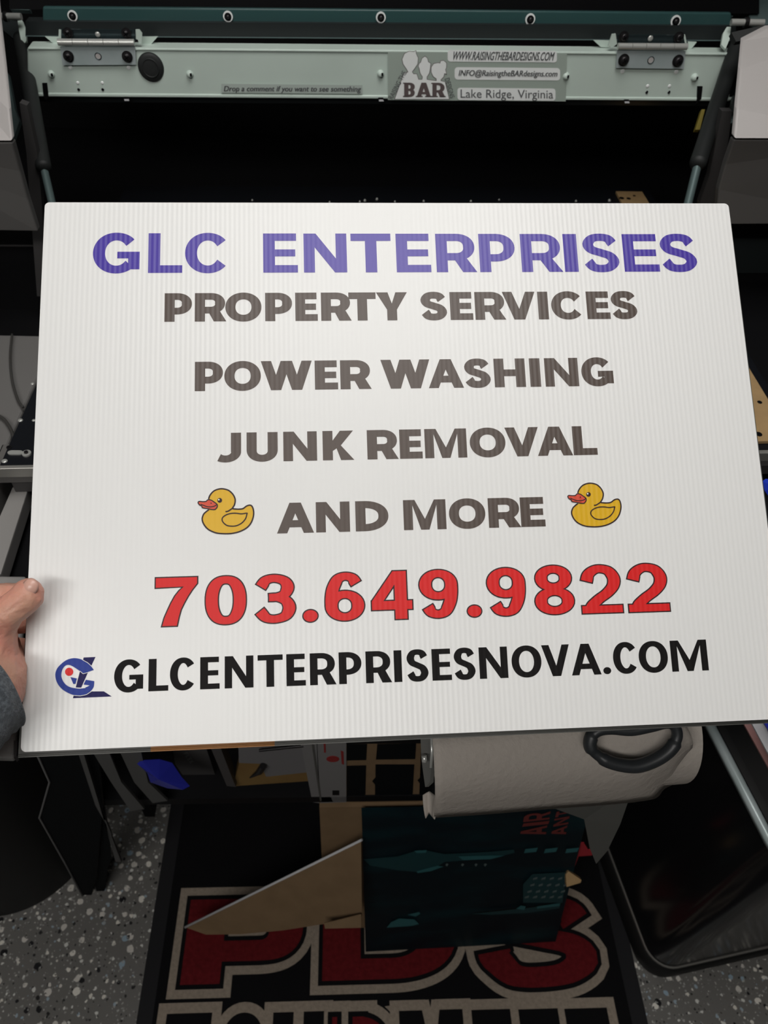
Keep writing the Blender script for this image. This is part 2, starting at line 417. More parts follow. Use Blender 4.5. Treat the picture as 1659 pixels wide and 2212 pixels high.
        Rb([tuple(v) for v in catmull([(t / 2 + (w - t) * a, h / 2 + (1 - h) * b) for a, b in q], 5, False)]); R(.0 + w * .02, 0, w, h)
    elif ch == '3':
        q = [(.02, .80), (.20, .955), (.50, 1.0), (.82, .93), (.95, .77), (.82, .60), (.55, .535), (.30, .53)]
        Rb([tuple(v) for v in catmull([(t / 2 + (w - t) * a, h / 2 + (1 - h) * b) for a, b in q], 5, False)])
        q = [(.30, .53), (.58, .53), (.88, .44), (1.0, .26), (.85, .07), (.50, 0), (.20, .04), (-.02, .20)]
        Rb([tuple(v) for v in catmull([(t / 2 + (w - t) * a, h / 2 + (1 - h) * b) for a, b in q], 5, False)])
    elif ch == '8':
        Rb(arc(w / 2, .755, rx * .90, .245 - h / 2 + .02, 0, 360, 36)[:-1], True); Rb(arc(w / 2, .275, rx, .275 - h / 2, 0, 360, 36)[:-1], True)
    elif ch in '69':
        f = (lambda q: q) if ch == '6' else (lambda q: (w - q[0], 1 - q[1]))
        Rb([f(q) for q in arc(w / 2, .31, rx, .31 - h / 2, 0, 360, 36)[:-1]], True)
        q = [(.0, .32), (.01, .50), (.08, .72), (.26, .93), (.52, 1.0), (.78, .955), (.93, .82)]
        Rb([f(tuple(v)) for v in catmull([(t / 2 + (w - t) * a, h / 2 + (1 - h) * b) for a, b in q], 5, False)])
    if ch == 'Q': Pl((w * .5, .28), (w * .5 + t * .7, .36), (w + .03, .02), (w - t * .8, -.08))
    return G
def put_polys(bm, polys, fn, mi=0):
    """the union of the polygons, as flat faces that never overlap"""
    vv, ff = [], []
    for pl in polys:
        k = len(vv); ar = sum(pl[i][0] * pl[(i + 1) % len(pl)][1] - pl[(i + 1) % len(pl)][0] * pl[i][1] for i in range(len(pl)))
        pl = pl if ar > 0 else pl[::-1]
        vv += [Vector((p[0], p[1])) for p in pl]; ff.append(list(range(k, k + len(pl))))
    ov, oe, of, a_, b_, orig = delaunay_2d_cdt(vv, [], ff, 1, 1e-7)
    vs = [bm.verts.new(fn(p.x, p.y)) for p in ov]
    for t, og in zip(of, orig):
        if og and len(t) > 2: bm.faces.new([vs[q] for q in t]).material_index = mi

def face_up(bm, n):
    n = Vector(n)
    for f in bm.faces:
        f.normal_update()
        if f.normal.dot(n) < 0: f.normal_flip()

def font_polys(text):
    """outline faces of the plain built-in lettering, as 2-D polygons scaled to a box 1 x 1"""
    cu = bpy.data.curves.new('t', 'FONT'); cu.body = text; cu.resolution_u = 3
    o = bpy.data.objects.new('t', cu); COL.objects.link(o)
    dg = bpy.context.evaluated_depsgraph_get(); me = bpy.data.meshes.new_from_object(o.evaluated_get(dg))
    me.calc_loop_triangles(); pol = [[Vector(me.vertices[i].co[:2]) for i in p.vertices] for p in me.loop_triangles]
    xs = [v.x for p in pol for v in p]; ys = [v.y for p in pol for v in p]
    x0, x1, y0, y1 = min(xs), max(xs), min(ys), max(ys)
    bpy.data.objects.remove(o); bpy.data.curves.remove(cu); bpy.data.meshes.remove(me)
    return [[Vector(((v.x - x0) / (x1 - x0), (v.y - y0) / (y1 - y0))) for v in p] for p in pol]

# ================================================================ THE SETTING
def wallbox(name, a, b, m):
    bm = BM(); box(bm, a, b); tag(obj(name, bm, m), None, kind='structure')
wallbox('floor', (-2.2, -2.2, -.05), (2.2, 2.4, 0), 'floor')
wallbox('ceiling', (-2.2, -2.2, CEIL), (2.2, 2.4, CEIL + .05), 'ceil')
wallbox('wall_back', (-2.2, 2.4, 0), (2.2, 2.45, CEIL), 'wall')
wallbox('wall_front', (-2.2, -2.25, 0), (2.2, -2.2, CEIL), 'wall')
wallbox('wall_left', (-2.25, -2.2, 0), (-2.2, 2.4, CEIL), 'wall')
wallbox('wall_right', (2.2, -2.2, 0), (2.25, 2.4, CEIL), 'wall')

# ================================================================ THE SIGN
S0 = Vector((-.2573785, .6443493, 1.281006)); SU = Vector((.9994639, .0280967, .0168068)).normalized()
SV = Vector((.0327204, -.8395627, -.5422765)); SV = (SV - SU * SV.dot(SU)).normalized()
SN = SV.cross(SU).normalized()                   # towards the camera side
if SN.dot(CAMP - S0) < 0: SN = -SN
SW, SH = .6096, .4572
SY = -SV                                         # local y runs up the sign
SX = SY.cross(SN)
if SX.dot(SU) < 0: SX = -SX
smat = Matrix((( SU.x, SY.x, SN.x, 0), (SU.y, SY.y, SN.y, 0), (SU.z, SY.z, SN.z, 0), (0, 0, 0, 1)))
base = S0 + SV * SH
smat.translation = base
sign = bpy.data.objects.new('yard_sign', None); COL.objects.link(sign); sign.matrix_world = smat
tag(sign, 'white corrugated plastic sign printed GLC ENTERPRISES with two yellow ducks and a red phone number', 'sign')
SI = smat.inverted()
def sp(px, py):
    q = SI @ onp(px, py, base, SN); return q.x, q.y
def part(name, bm, mats, up=True):
    mats = mats if isinstance(mats, (list, tuple)) else [mats]
    if up: face_up(bm, (0, 0, 1))
    me = bpy.data.meshes.new(name); bm.to_mesh(me); bm.free()
    for mm in mats: me.materials.append(M[mm])
    o = bpy.data.objects.new(name, me); COL.objects.link(o); o.parent = sign; return o
bm = BM(); rr = .004; pts = []
for cx_, cy_, a0 in ((SW - rr, rr, -90), (SW - rr, SH - rr, 0), (rr, SH - rr, 90), (rr, rr, 180)):
    for k in range(7):
        a = math.radians(a0 + 15 * k); pts.append((cx_ + rr * math.cos(a), cy_ + rr * math.sin(a), 0))
slab(bm, pts, (0, 0, -.004)); bmesh.ops.recalc_face_normals(bm, faces=bm.faces)
part('panel', bm, 'sign', up=False)

LZ = .00018
def text_line(name, chars, y_top_l, y_bot_l, xl, y_top_r, y_bot_r, xr, t, h, m, outl=None, label=None):
    """chars = [(char, x0, x1)] measured along the line"""
    _, v1 = sp(xl, y_top_l); _, v0 = sp(xl, y_bot_l); _, w1 = sp(xr, y_top_r); _, w0 = sp(xr, y_bot_r)
    ua, _ = sp(xl, (y_top_l + y_bot_l) / 2); ub, _ = sp(xr, (y_top_r + y_bot_r) / 2)
    bm = BM()
    for ch, x0, x1 in chars:
        k = ((x0 + x1) / 2 - xl) / (xr - xl)
        ym = (y_top_l + y_bot_l) / 2 * (1 - k) + (y_top_r + y_bot_r) / 2 * k
        u0, _ = sp(x0, ym); u1, _ = sp(x1, ym)
        kk = ((u0 + u1) / 2 - ua) / (ub - ua)
        lo, hi = v0 * (1 - kk) + w0 * kk, v1 * (1 - kk) + w1 * kk; H = hi - lo
        ex = .012 if ch in 'OCGSQ' else 0
        if ch == '.': H = (v1 - v0 + w1 - w0) / 2
        fn = lambda z: (lambda a, b: (u0 + a * H, lo + (b * (1 + 2 * ex) - ex) * H, z))
        W = (u1 - u0) / H
        if outl:
            o_ = outl
            gw = W - 2 * o_; f2 = lambda z: (lambda a, b: (u0 + (a + o_) * H, lo + (o_ + b * (1 - 2 * o_)) * H, z))
            put_polys(bm, glyph(ch, gw, t, h, o_), f2(LZ), 1); put_polys(bm, glyph(ch, gw, t, h, 0), f2(LZ * 2), 0)
            continue
        put_polys(bm, glyph(ch, W, t, h), fn(LZ), 0)
    o = part(name, bm, [m, 'outline'] if outl else m)
    if label: o['label'] = label
text_line('printed_lettering', [('G', 201, 302), ('L', 320.5, 394), ('C', 399, 497), ('E', 568.6, 643), ('N', 656, 749), ('T', 758, 844.5), ('E', 855.6, 930), ('R', 941.7, 1027), ('P', 1035, 1112), ('R', 1125, 1212), ('I', 1217.6, 1247), ('S', 1257.7, 1337), ('E', 1346, 1422), ('S', 1425, 1504.5)],
          504, 589.7, 330, 506, 587, 1390, .275, .19, 'purple', label='large purple capitals along the top')
text_line('printed_lettering', [('P', 355.5, 414.6), ('R', 421, 487.6), ('O', 486.8, 564.8), ('P', 572.8, 631), ('E', 637.8, 686), ('R', 693.5, 757.6), ('T', 753, 812), ('Y', 813, 880), ('S', 907.5, 965.7), ('E', 972, 1021), ('R', 1025.7, 1090.6), ('V', 1085.6, 1156.5), ('I', 1162, 1184), ('C', 1190, 1261.5), ('E', 1267, 1316.8), ('S', 1319, 1376)],
          633.6, 695.2, 365, 629.8, 689.3, 1290, .33, .235, 'brown', label='brown capitals in the second row')
text_line('printed_lettering', [('P', 421, 481.7), ('O', 484.6, 563.5), ('W', 563.5, 674), ('E', 680, 729.8), ('R', 735, 800.7), ('W', 822.6, 928.6), ('A', 925, 1000.8), ('S', 1002, 1059.8), ('H', 1067.4, 1134.5), ('I', 1144, 1167), ('N', 1176.7, 1249), ('G', 1255.6, 1324)],
          781.7, 845, 430, 773.5, 835, 1210, .33, .235, 'brown', label='brown capitals in the third row')
text_line('printed_lettering', [('J', 470.9, 520.8), ('U', 532.7, 600), ('N', 612, 684.6), ('K', 697, 764.6), ('R', 793, 859), ('E', 863, 912), ('M', 917.4, 1008), ('O', 1014.7, 1091.7), ('V', 1091, 1163.7), ('A', 1160, 1235.7), ('L', 1237, 1288.8)],
          932.4, 996, 640, 920.5, 983, 1262, .33, .235, 'brown', label='brown capitals in the fourth row')
text_line('printed_lettering', [('A', 598, 677.8), ('N', 682.5, 755.5), ('D', 767.8, 839), ('M', 871.5, 963.3), ('O', 969.8, 1048.3), ('R', 1054.8, 1123), ('E', 1124, 1176.7)],
          1084.5, 1150, 700, 1074, 1138, 1150, .33, .235, 'brown', label='brown capitals between the two ducks')
text_line('printed_lettering', [('7', 333.3, 428.4), ('0', 441.7, 534), ('3', 547, 640.6), ('.', 652, 688), ('6', 700, 789), ('4', 800, 892.4), ('9', 903.8, 990.8), ('.', 1005.5, 1040), ('9', 1050, 1137), ('8', 1152, 1241), ('2', 1250, 1344), ('2', 1350.6, 1444.7)],
          1246, 1355.5, 350, 1214.5, 1323, 1420, .235, .15, 'red', outl=.026, label='red phone number with dark outline')
text_line('printed_lettering', [('G', 246.7, 309.6), ('L', 321, 364), ('C', 366.5, 423.8), ('E', 432.5, 474.6), ('N', 485.4, 547.5), ('T', 556.6, 610.9), ('E', 618.7, 660.3), ('R', 669.4, 725), ('P', 732, 781), ('R', 790, 844.7), ('I', 851, 868), ('S', 877.7, 925.5), ('E', 933, 975), ('S', 979.7, 1027), ('N', 1035, 1096.5), ('O', 1105, 1169.4), ('V', 1170.7, 1231), ('A', 1233, 1297), ('.', 1301, 1318), ('C', 1323.5, 1378), ('O', 1379.5, 1442.4), ('M', 1449, 1528)],
          1419.5, 1489, 440, 1382.6, 1449.6, 1490, .245, .17, 'black', label='black web address along the bottom')

def duck(name, ox, oy, sx, sy, label):
    """ox, oy = top left of the print; shapes drawn in a 122 x 99 box"""
    def q(a, b):                                  # crop units of the drawing -> sign
        X = (a / 9.76 + 400 - 427) / 122.; Y = (b / 9.76 + 1030 - 1054.) / 100.
        return sp(ox + X * sx, oy + Y * sy)
    bm = BM()
    def fill(pts, z, mi, smooth=8):
        c = catmull([q(*p) for p in pts], smooth) if smooth else [Vector(q(*p)) for p in pts]
        put_polys(bm, [c], lambda a, b: (a, b, z), mi)
    def line(pts, w, z, mi, closed=False):
        c = catmull([q(*p) for p in pts], 8, closed)
        k = sx / 122.
        put_polys(bm, rib([tuple(v) for v in c], w * k, w * k, 0, closed), lambda a, b: (a, b, z), mi)
    body = [(495, 470), (525, 390), (600, 305), (700, 262), (800, 255), (920, 290), (1010, 375), (1055, 480), (1040, 590), (1000, 665), (1060, 680), (1150, 682), (1225, 668), (1300, 615), (1375, 600), (1420, 640), (1445, 740), (1435, 850), (1390, 970), (1300, 1075), (1150, 1155), (980, 1195), (800, 1200), (640, 1180), (490, 1110), (400, 1010), (360, 900), (385, 800), (440, 740), (500, 695), (540, 650), (500, 560)]
    fill(body, LZ, 0); line(body[:26] + body[26:30], .0012, LZ * 1.8, 1)
    bill = [(275, 545), (300, 520), (370, 525), (440, 520), (480, 487), (545, 492), (620, 540), (675, 585), (675, 640), (630, 690), (560, 690), (470, 672), (370, 655), (350, 618), (300, 590)]
    fill(bill, LZ * 2.4, 2); line(bill, .0009, LZ * 3, 1, True)
    line([(330, 580), (400, 608), (470, 632), (560, 635), (630, 615), (665, 590)], .0008, LZ * 3.4, 1)
    wing = [(1300, 768), (1190, 782), (1080, 770), (980, 772), (880, 798), (800, 850), (780, 910), (810, 970), (880, 1025), (980, 1042), (1090, 1030), (1200, 970), (1275, 880), (1302, 790)]
    line(wing, .0010, LZ * 2.4, 1, True)
    line([(850, 735), (900, 728), (970, 685), (1015, 650)], .0011, LZ * 2.4, 1)
    def disc(cx_, cy_, r, z, mi): fill([(cx_ + r * math.cos(a * math.pi / 8), cy_ + r * math.sin(a * math.pi / 8)) for a in range(16)], z, mi, 2)
    disc(730, 498, 50, LZ * 2.6, 1); disc(712, 485, 17, LZ * 3.2, 3); disc(550, 558, 13, LZ * 3.3, 1)
    o = part(name, bm, ['yellow', 'outline', 'orange', 'whiteink']); o['label'] = label
duck('duck_print', 427, 1054, 122, 100, 'yellow duck print left of the brown words')
duck('duck_print', 1225, 1042, 117, 97, 'yellow duck print right of the brown words')

def logo():
    q = lambda a, b: sp(a / 10.37 + 100, b / 10.37 + 1400)
    bm = BM()
    def fill(pts, z, mi, smooth=0):
        c = catmull([q(*p) for p in pts], smooth) if smooth else [Vector(q(*p)) for p in pts]
        put_polys(bm, [c], lambda a, b: (a, b, z), mi)
    fill([(838, 210), (1105, 198), (1008, 402), (930, 330), (822, 268)], LZ, 1)
    fill([(760, 500), (955, 500), (785, 885), (660, 882)], LZ, 1)
    fill([(618, 1055), (1010, 970), (1290, 968), (1468, 1084), (598, 1122)], LZ, 1)
    outer = [tuple(v) for v in catmull([(1068, 490), (1000, 400), (900, 315), (780, 250), (620, 225), (450, 270), (300, 390), (225, 500), (205, 620), (240, 760), (330, 890), (450, 980), (600, 1045), (760, 1060), (900, 1030), (1010, 950), (1065, 860), (1078, 740)], 6, False)]
    inner = [tuple(v) for v in catmull([(975, 835), (880, 880), (750, 895), (600, 890), (470, 840), (380, 740), (340, 620), (360, 490), (420, 400), (500, 375), (590, 405), (700, 475), (828, 570)], 6, False)]
    fill(outer + [(1068, 738), (890, 708), (838, 815)] + inner, LZ * 2.2, 0)
    fill([(545, 650), (695, 680), (662, 802), (608, 802)], LZ * 2.2, 0)
    fill([(515 + 92 * math.cos(a * math.pi / 8), 530 + 92 * math.sin(a * math.pi / 8)) for a in range(16)], LZ * 2.2, 2, 2)
    fill([(outer[i][0], outer[i][1]) for i in range(0)] or [(515, 530), (516, 530), (516, 531)], LZ, 2)
    # thin pale keylines where the ring crosses the L
    for pts in ([(815, 262), (930, 325), (1020, 405)], [(757, 512), (830, 575), (950, 540)], [(610, 1056), (760, 1070), (905, 1040), (1020, 965)], [(655, 892), (750, 902), (880, 887)], [(698, 680), (668, 800)], [(882, 708), (832, 815)]):
        c = [Vector(q(*p)) for p in pts]
        put_polys(bm, rib([tuple(v) for v in c], .0004, .0004), lambda a, b: (a, b, LZ * 3), 3)
    o = part('logo_print', bm, ['blueink', 'navyink', 'red', 'whiteink']); o['label'] = 'blue monogram with a red dot'
logo()

# the grey board held behind the sign
def backing():
    bm = BM(); z = -.0048
    def b(px, py):
        q = SI @ onp(px, py, base + SN * z, SN); return q
    bl, br, tr, tl = b(39, 1637), b(1712, 1560), b(1578, 470), b(108, 470)
    def lerp(a, c, k): return a + (c - a) * k
    k1, k2 = (310 - 39) / (1712 - 39.), (569 - 39) / (1712 - 39.)
    for a, c, mi in ((0, k1, 0), (k1, k2, 1), (k2, 1, 0)):
        slab(bm, [lerp(bl, br, a), lerp(bl, br, c), lerp(tl, tr, c), lerp(tl, tr, a)], (0, 0, -.003), mi)
        for off in (.0012, .0024):
            p, q_ = lerp(bl, br, a) + Vector((0, off, .0003)), lerp(bl, br, c) + Vector((0, off, .0003))
            tube(bm, [p, (p + q_) / 2, q_], .0003, 6, mi)
    me = bpy.data.meshes.new('backing_board'); bmesh.ops.recalc_face_normals(bm, faces=bm.faces); bm.to_mesh(me); bm.free()
    me.materials.append(M['boardgrey']); me.materials.append(M['boardorange'])
    o = bpy.data.objects.new('backing_board', me); COL.objects.link(o); o.matrix_world = smat
    tag(o, 'grey board with an orange band showing along the bottom edge behind the white sign', 'board')
backing()

# ================================================================ THE PERSON (left hand and sleeve)
def person():
    P = thing('person', tuple(ond(-60, 1520, .56)), 'left hand in a charcoal knit sleeve gripping the left edge of the white sign', 'person')
    chains = [
        [(-150, 1560, .55, .028), (-34, 1500, .560, .027), (-40, 1420, .582, .030), (-75, 1340, .60, .028)],       # wrist and palm
        [(-40, 1480, .570, .024), (-18, 1425, .572, .0195), (-14, 1390, .570, .0175), (-6, 1350, .566, .0150), (18, 1322, .562, .0128), (42, 1302, .5635, .0122), (57, 1290, .565, .0125), (60, 1281, .5665, .0116)],      # thumb
        [(-95, 1320, .612, .014), (-30, 1296, .620, .0112), (20, 1284, .619, .0100), (70, 1286, .6155, .0090), (110, 1290, .612, .0080)],      # index
        [(-95, 1370, .615, .014), (-30, 1352, .626, .0112), (25, 1345, .622, .0100), (90, 1345, .6165, .0090), (125, 1347, .612, .0080)],     # middle
        [(-80, 1410, .610, .013), (-20, 1405, .620, .0108), (30, 1402, .616, .0098), (90, 1405, .6115, .0088), (118, 1407, .608, .0078)],      # ring
        [(-60, 1450, .595, .016), (-8, 1440, .602, .0125), (26, 1462, .602, .0098), (48, 1498, .6, .0090), (70, 1510, .598, .0080)],    # little
    ]
    bm = BM()
    for ch in chains:
        pts = [ond(a, b, d) for a, b, d, r in ch]; rad = [c[3] for c in ch]
        cp = catmull([(*p, 0) if False else tuple(p) for p in pts], 10, False)
        rr_ = catmull([(r, 0, 0) for r in rad], 10, False)
        for p, r in zip(cp, rr_):
            m4 = Matrix.Translation(p) @ Matrix.Scale(r.x, 4)
            bmesh.ops.create_icosphere(bm, subdivisions=2, radius=1, matrix=m4)
    o = obj('hand', bm, 'skin', P, smooth=True)
    rm = o.modifiers.new('fuse', 'REMESH'); rm.mode = 'VOXEL'; rm.voxel_size = .0013; rm.use_smooth_shade = True
    sm = o.modifiers.new('soften', 'SMOOTH'); sm.iterations = 6; sm.factor = .5
    # creases at the knuckle and over the ball of the thumb
    tx = bpy.data.textures.new('wrinkle', 'CLOUDS'); tx.noise_scale = .006; tx.noise_depth = 2
    dp = o.modifiers.new('crease', 'DISPLACE'); dp.texture = tx; dp.strength = .0014; dp.mid_level = .5; dp.texture_coords = 'LOCAL'
    # thumb nail
    c = ond(61, 1268, .5558); ax = (ond(72, 1250, .5545) - ond(48, 1292, .553)).normalized()
    nz = (CAMP - c).normalized(); nz = (nz + (ond(40, 1262, .55) - ond(60, 1275, .55)).normalized() * .35).normalized(); nz = (nz - ax * nz.dot(ax)).normalized(); sd = ax.cross(nz)
    bm = BM(); G = []
    for i in range(9):
        row = []
        for j in range(9):
            a, b = (i / 4 - 1), (j / 4 - 1)
            lx = a * math.sqrt(1 - b * b / 2); ly = b * math.sqrt(1 - a * a / 2)
            row.append(bm.verts.new(c + sd * lx * .0062 + ax * ly * .0068 + nz * (-.0034 * lx * lx - .0026 * ly * ly)))
        G.append(row)
    for i in range(8):
        for j in range(8): bm.faces.new((G[i][j], G[i + 1][j], G[i + 1][j + 1], G[i][j + 1]))
    n = obj('thumb_nail', bm, 'nail', P, smooth=True)
    s_ = n.modifiers.new('thick', 'SOLIDIFY'); s_.thickness = .0006
    # sleeve: tapered tube with a folded cuff and a forearm running off to the lower left
    ax_pts = [ond(10, 1492, .552), ond(-16, 1506, .546), ond(-50, 1524, .540), ond(-104, 1553, .531), ond(-204, 1610, .514), ond(-344, 1690, .49)]
    rads = [.0275, .0315, .0345, .038, .042, .046]
    bm = BM(); prev = None; N = 40
    cp = catmull([tuple(p) for p in ax_pts], 6, False); cr = catmull([(r, 0, 0) for r in rads], 6, False)
    dirs = []
    for i, p in enumerate(cp):
        d = (cp[min(i + 1, len(cp) - 1)] - cp[max(i - 1, 0)]).normalized()
        a = d.cross(Vector((0, 0, 1))).normalized(); b = d.cross(a)
        r = cr[i].x * (1 + .02 * math.sin(i * 1.7))
        ring = [bm.verts.new(p + (a * math.cos(2 * math.pi * k / N) + b * math.sin(2 * math.pi * k / N)) * r * (1 + .03 * math.sin(3 * 2 * math.pi * k / N + i * .5))) for k in range(N)]
        if prev:
            for k in range(N): bm.faces.new((prev[k], prev[(k + 1) % N], ring[(k + 1) % N], ring[k]))
        prev = ring
    s = obj('sleeve', bm, 'sleeve', P, smooth=True); s['label'] = 'charcoal knit sleeve cuff'
    sd_ = s.modifiers.new('cloth', 'SOLIDIFY'); sd_.thickness = .003; sd_.offset = -1
person()

# ================================================================ THE PRINTER
PR = thing('flatbed_printer', (0, 1.0, .90), 'grey and white flatbed printer with its lid raised behind the white sign', 'printer')
YAW = math.radians(3.05)
RN = Vector((math.sin(YAW), -math.cos(YAW), 0))             # towards the operator
RP = Vector((-.425, 1.15, 1.2))
def rl(px, py, off=0.0): return onp(px, py, RP + RN * off, RN)
# --- hinge rail
bm = BM()
c4 = [rl(58, 103), rl(1590, 116), rl(1575, 219), rl(60, 208)]
slab(bm, c4, -RN * .03)
rail = obj('hinge_rail', bm, 'rail', PR, bevel=.003)
rail['label'] = 'pale metal rail with green light in its colour'
bm = BM(); slab(bm, [rl(60, 102, .002), rl(1590, 115, .002), rl(1590, 121, .002), rl(60, 108, .002)], -RN * .006)
obj('rail_fold', bm, 'rail', PR, bevel=.0015)
bm = BM(); slab(bm, [rl(60, 201, .0015), rl(1585, 212, .0015), rl(1575, 219, .0015), rl(60, 209, .0015)], -RN * .006)
obj('rail_fold', bm, 'rail', PR, bevel=.0015)
bm = BM(); slab(bm, [rl(62, 209, -.006), rl(1572, 220, -.006), rl(1560, 229, -.012), rl(64, 220, -.012)], -RN * .01)
obj('rail_underside', bm, 'lid', PR)
def pxm(px, py, off=0): return (rl(px + 1, py, off) - rl(px, py, off)).length
for px, py in ((111, 160), (410, 160), (822, 159), (1222, 164), (1500, 167)):
    bm = BM(); dome(bm, rl(px, py), RN, 7.5 * pxm(px, py), .006); box(bm, *(lambda c: (c + Vector((.001, -.0062, -.001)), c + Vector((.0035, -.0045, .0025))))(rl(px, py)), mi=1)
    obj('peg', bm, ['rail', 'hole'], rail)
for px, py, r in ((152, 146, 4.5), (278, 146, 4.5), (168, 179, 3.5), (221, 179, 3.5), (1345, 154, 4.5), (1461, 155, 4.5), (1399, 186, 3.5), (1446, 186, 3.5)):
    bm = BM(); dome(bm, rl(px, py), RN, r * pxm(px, py), .001); obj('rivet', bm, 'stickerwhite', rail)
for px, py in ((170, 193.5), (222, 193.5), (1397, 199), (1445, 199)):
    bm = BM(); cyl(bm, rl(px, py, -.001), rl(px, py, .0006), 3.1 * pxm(px, py), n=12); obj('screw_hole', bm, 'hole', rail)
for q in (((91, 180), (101, 180), (105, 210), (100, 217), (94, 208)), ((1507, 187), (1518, 187), (1515, 214), (1502, 226), (1506, 212))):
    bm = BM(); slab(bm, [rl(a, b, .0022) for a, b in q], -RN * .003); obj('slot', bm, 'hole', rail)
for px, py in ((272, 213), (822, 214), (1353, 218)):
    bm = BM(); slab(bm, [rl(px - 5, py - 3, .0022), rl(px + 6, py - 3, .0022), rl(px + 6, py + 1, .0022), rl(px - 5, py + 1, .0022)], -RN * .002, 0)
    slab(bm, [rl(px - 4, py + 1, .0022), rl(px + 6, py + 1, .0022), rl(px + 7, py + 5, .0022), rl(px - 3, py + 5, .0022)], -RN * .002, 1)
    obj('notch', bm, ['hole', 'white'], rail)
# rubber plug
bm = BM(); c = rl(326, 145); k = pxm(326, 145); cyl(bm, c, c + RN * .002, 28 * k, 27 * k, 40)
dome(bm, c + RN * .002, RN, 26.5 * k, .0025, seg=40)
tube(bm, [c + RN * .0042 + (Vector((1, 0, 0)) * math.cos(a * math.pi / 18) + Vector((0, 0, 1)) * math.sin(a * math.pi / 18)) * 17 * k for a in range(36)], .0009, 8, closed=True, up=Vector((0, 1, 0)))
for v in bm.verts: v.co.z = c.z + (v.co.z - c.z) * 1.06
obj('rubber_plug', bm, 'rubber', rail)['label'] = 'round black rubber plug'

# --- stickers on the rail
def rtext(bm, text, x0, x1, yb, yt, mi, off, shear=0., slope=.0085, rot=0, cxy=None, bold=0):
    for k_, dxx in enumerate([0] if not bold else [-bold, 0, bold]):
        for p in font_polys(text):
            vs = []
            for v in p:
                a = x0 + v.x * (x1 - x0) + shear * v.y * (yb - yt) + dxx; b = yb + v.y * (yt - yb)
                if rot:
                    dx_, dy_ = a - cxy[0], b - cxy[1]; a = cxy[0] + dx_ * math.cos(rot) + dy_ * math.sin(rot); b = cxy[1] - dx_ * math.sin(rot) + dy_ * math.cos(rot)
                else: b += slope * (a - x0)
                vs.append(bm.verts.new(rl(a, b, off + k_ * .00008)))
            bm.faces.new(vs).material_index = mi
def rpoly(bm, pts, mi, off, smooth=0):
    c = catmull([(a, b) for a, b in pts], smooth) if smooth else [Vector(p) for p in pts]
    put_polys(bm, [c], lambda a, b: rl(a, b, off), mi)
def pill(bm, x0, y0, x1, y1, r, mi, off, sl=.0085):
    pts = []
    for cx_, cy_, a0 in ((x1 - r, y1 - r, 0), (x0 + r, y1 - r, 90), (x0 + r, y0 + r, 180), (x1 - r, y0 + r, 270)):
        for k in range(6): a = math.radians(a0 + 18 * k); X = cx_ + r * math.cos(a); pts.append((X, cy_ + r * math.sin(a) + sl * (X - x0)))
    rpoly(bm, pts, mi, off)
bm = BM(); rpoly(bm, [(478, 181), (783, 184), (783, 203), (478, 200.5)], 0, .0021)
rtext(bm, 'Drop a comment if you want to see something', 483, 778, 200.5, 185.5, 1, .0026, shear=.18, slope=.003, bold=.4)
face_up(bm, RN); obj('comment_sticker', bm, ['stickerdark', 'stickertext'], rail, keep=True)['label'] = 'narrow clear sticker with grey lettering'
bm = BM(); rpoly(bm, [(838, 112), (1225, 115), (1222, 219), (838, 216)], 0, .0021)
sil = [(878, 214), (851, 213)]
fam = [(853, 214), (873, 158), (882, 156), (879, 150), (871, 138), (869, 128), (874, 116), (884, 111), (894, 112), (898, 110), (899, 117), (903, 125), (902, 138), (896, 147), (890, 155), (893, 160), (900, 160), (904, 172), (912, 172), (913, 166), (908, 158), (906, 148), (904, 143), (906, 137), (909, 135), (912, 126), (918, 122), (923, 126), (925, 134), (930, 137), (929, 148), (927, 158), (922, 166), (922, 172), (935, 174), (943, 175), (943, 170), (936, 165), (932, 156), (932, 145), (937, 138), (946, 136), (951, 137), (952, 132), (958, 131), (964, 136), (964, 146), (962, 150), (964, 160), (960, 158), (958, 166), (952, 172), (952, 175), (961, 177), (970, 214)]
big = []
cfx, cfy = 911, 165
rpoly(bm, grow(fam, 1.2)[0], 2, .0024); rpoly(bm, fam, 1, .0028)
for ch, x0, x1, g in (('B', 873, 896, 0), ('A', 900, 931, 0), ('R', 934, 961, 0)):
    H = 31.; f = lambda a, b: rl(x0 + a * H, 209.5 - b * H + .004 * (x0 - 870), .0032)
    W = (x1 - x0) / H; put_polys(bm, glyph(ch, W, .30, .17), f, 2)
    serifs = {'B': [(-.08, 0, .34, .08), (-.08, .92, .34, 1)], 'A': [(-.06, 0, .42, .08), (W - .42, 0, W + .06, .08)], 'R': [(-.08, 0, .38, .08), (-.08, .92, .3, 1), (W - .34, 0, W + .06, .08)]}[ch]
    put_polys(bm, [[(a, b), (c_, b), (c_, d), (a, d)] for a, b, c_, d in serifs], f, 2)
rtext(bm, 'RAISING THE', 826, 892, 189, 178, 3, .0032, rot=math.radians(62), cxy=(859, 184))
rtext(bm, 'DESIGNS', 950, 994, 196, 185, 3, .0032, rot=math.radians(-74), cxy=(972, 190))
pill(bm, 967, 108, 1203, 133, 6, 1, .0026); pill(bm, 982, 145, 1210, 172, 7, 1, .0026); pill(bm, 988, 189.5, 1200, 216, 6, 1, .0026)
rtext(bm, 'WWW.RAISINGTHEBARDESIGNS.COM', 976, 1194, 129, 111, 4, .0032, shear=.25, bold=.3)
rtext(bm, 'INFO@RaisingtheBARdesigns.com', 990, 1202, 167.5, 150.5, 4, .0032, shear=.2, bold=.4)
rtext(bm, 'Lake Ridge, Virginia', 995, 1195, 217, 193, 4, .0032)
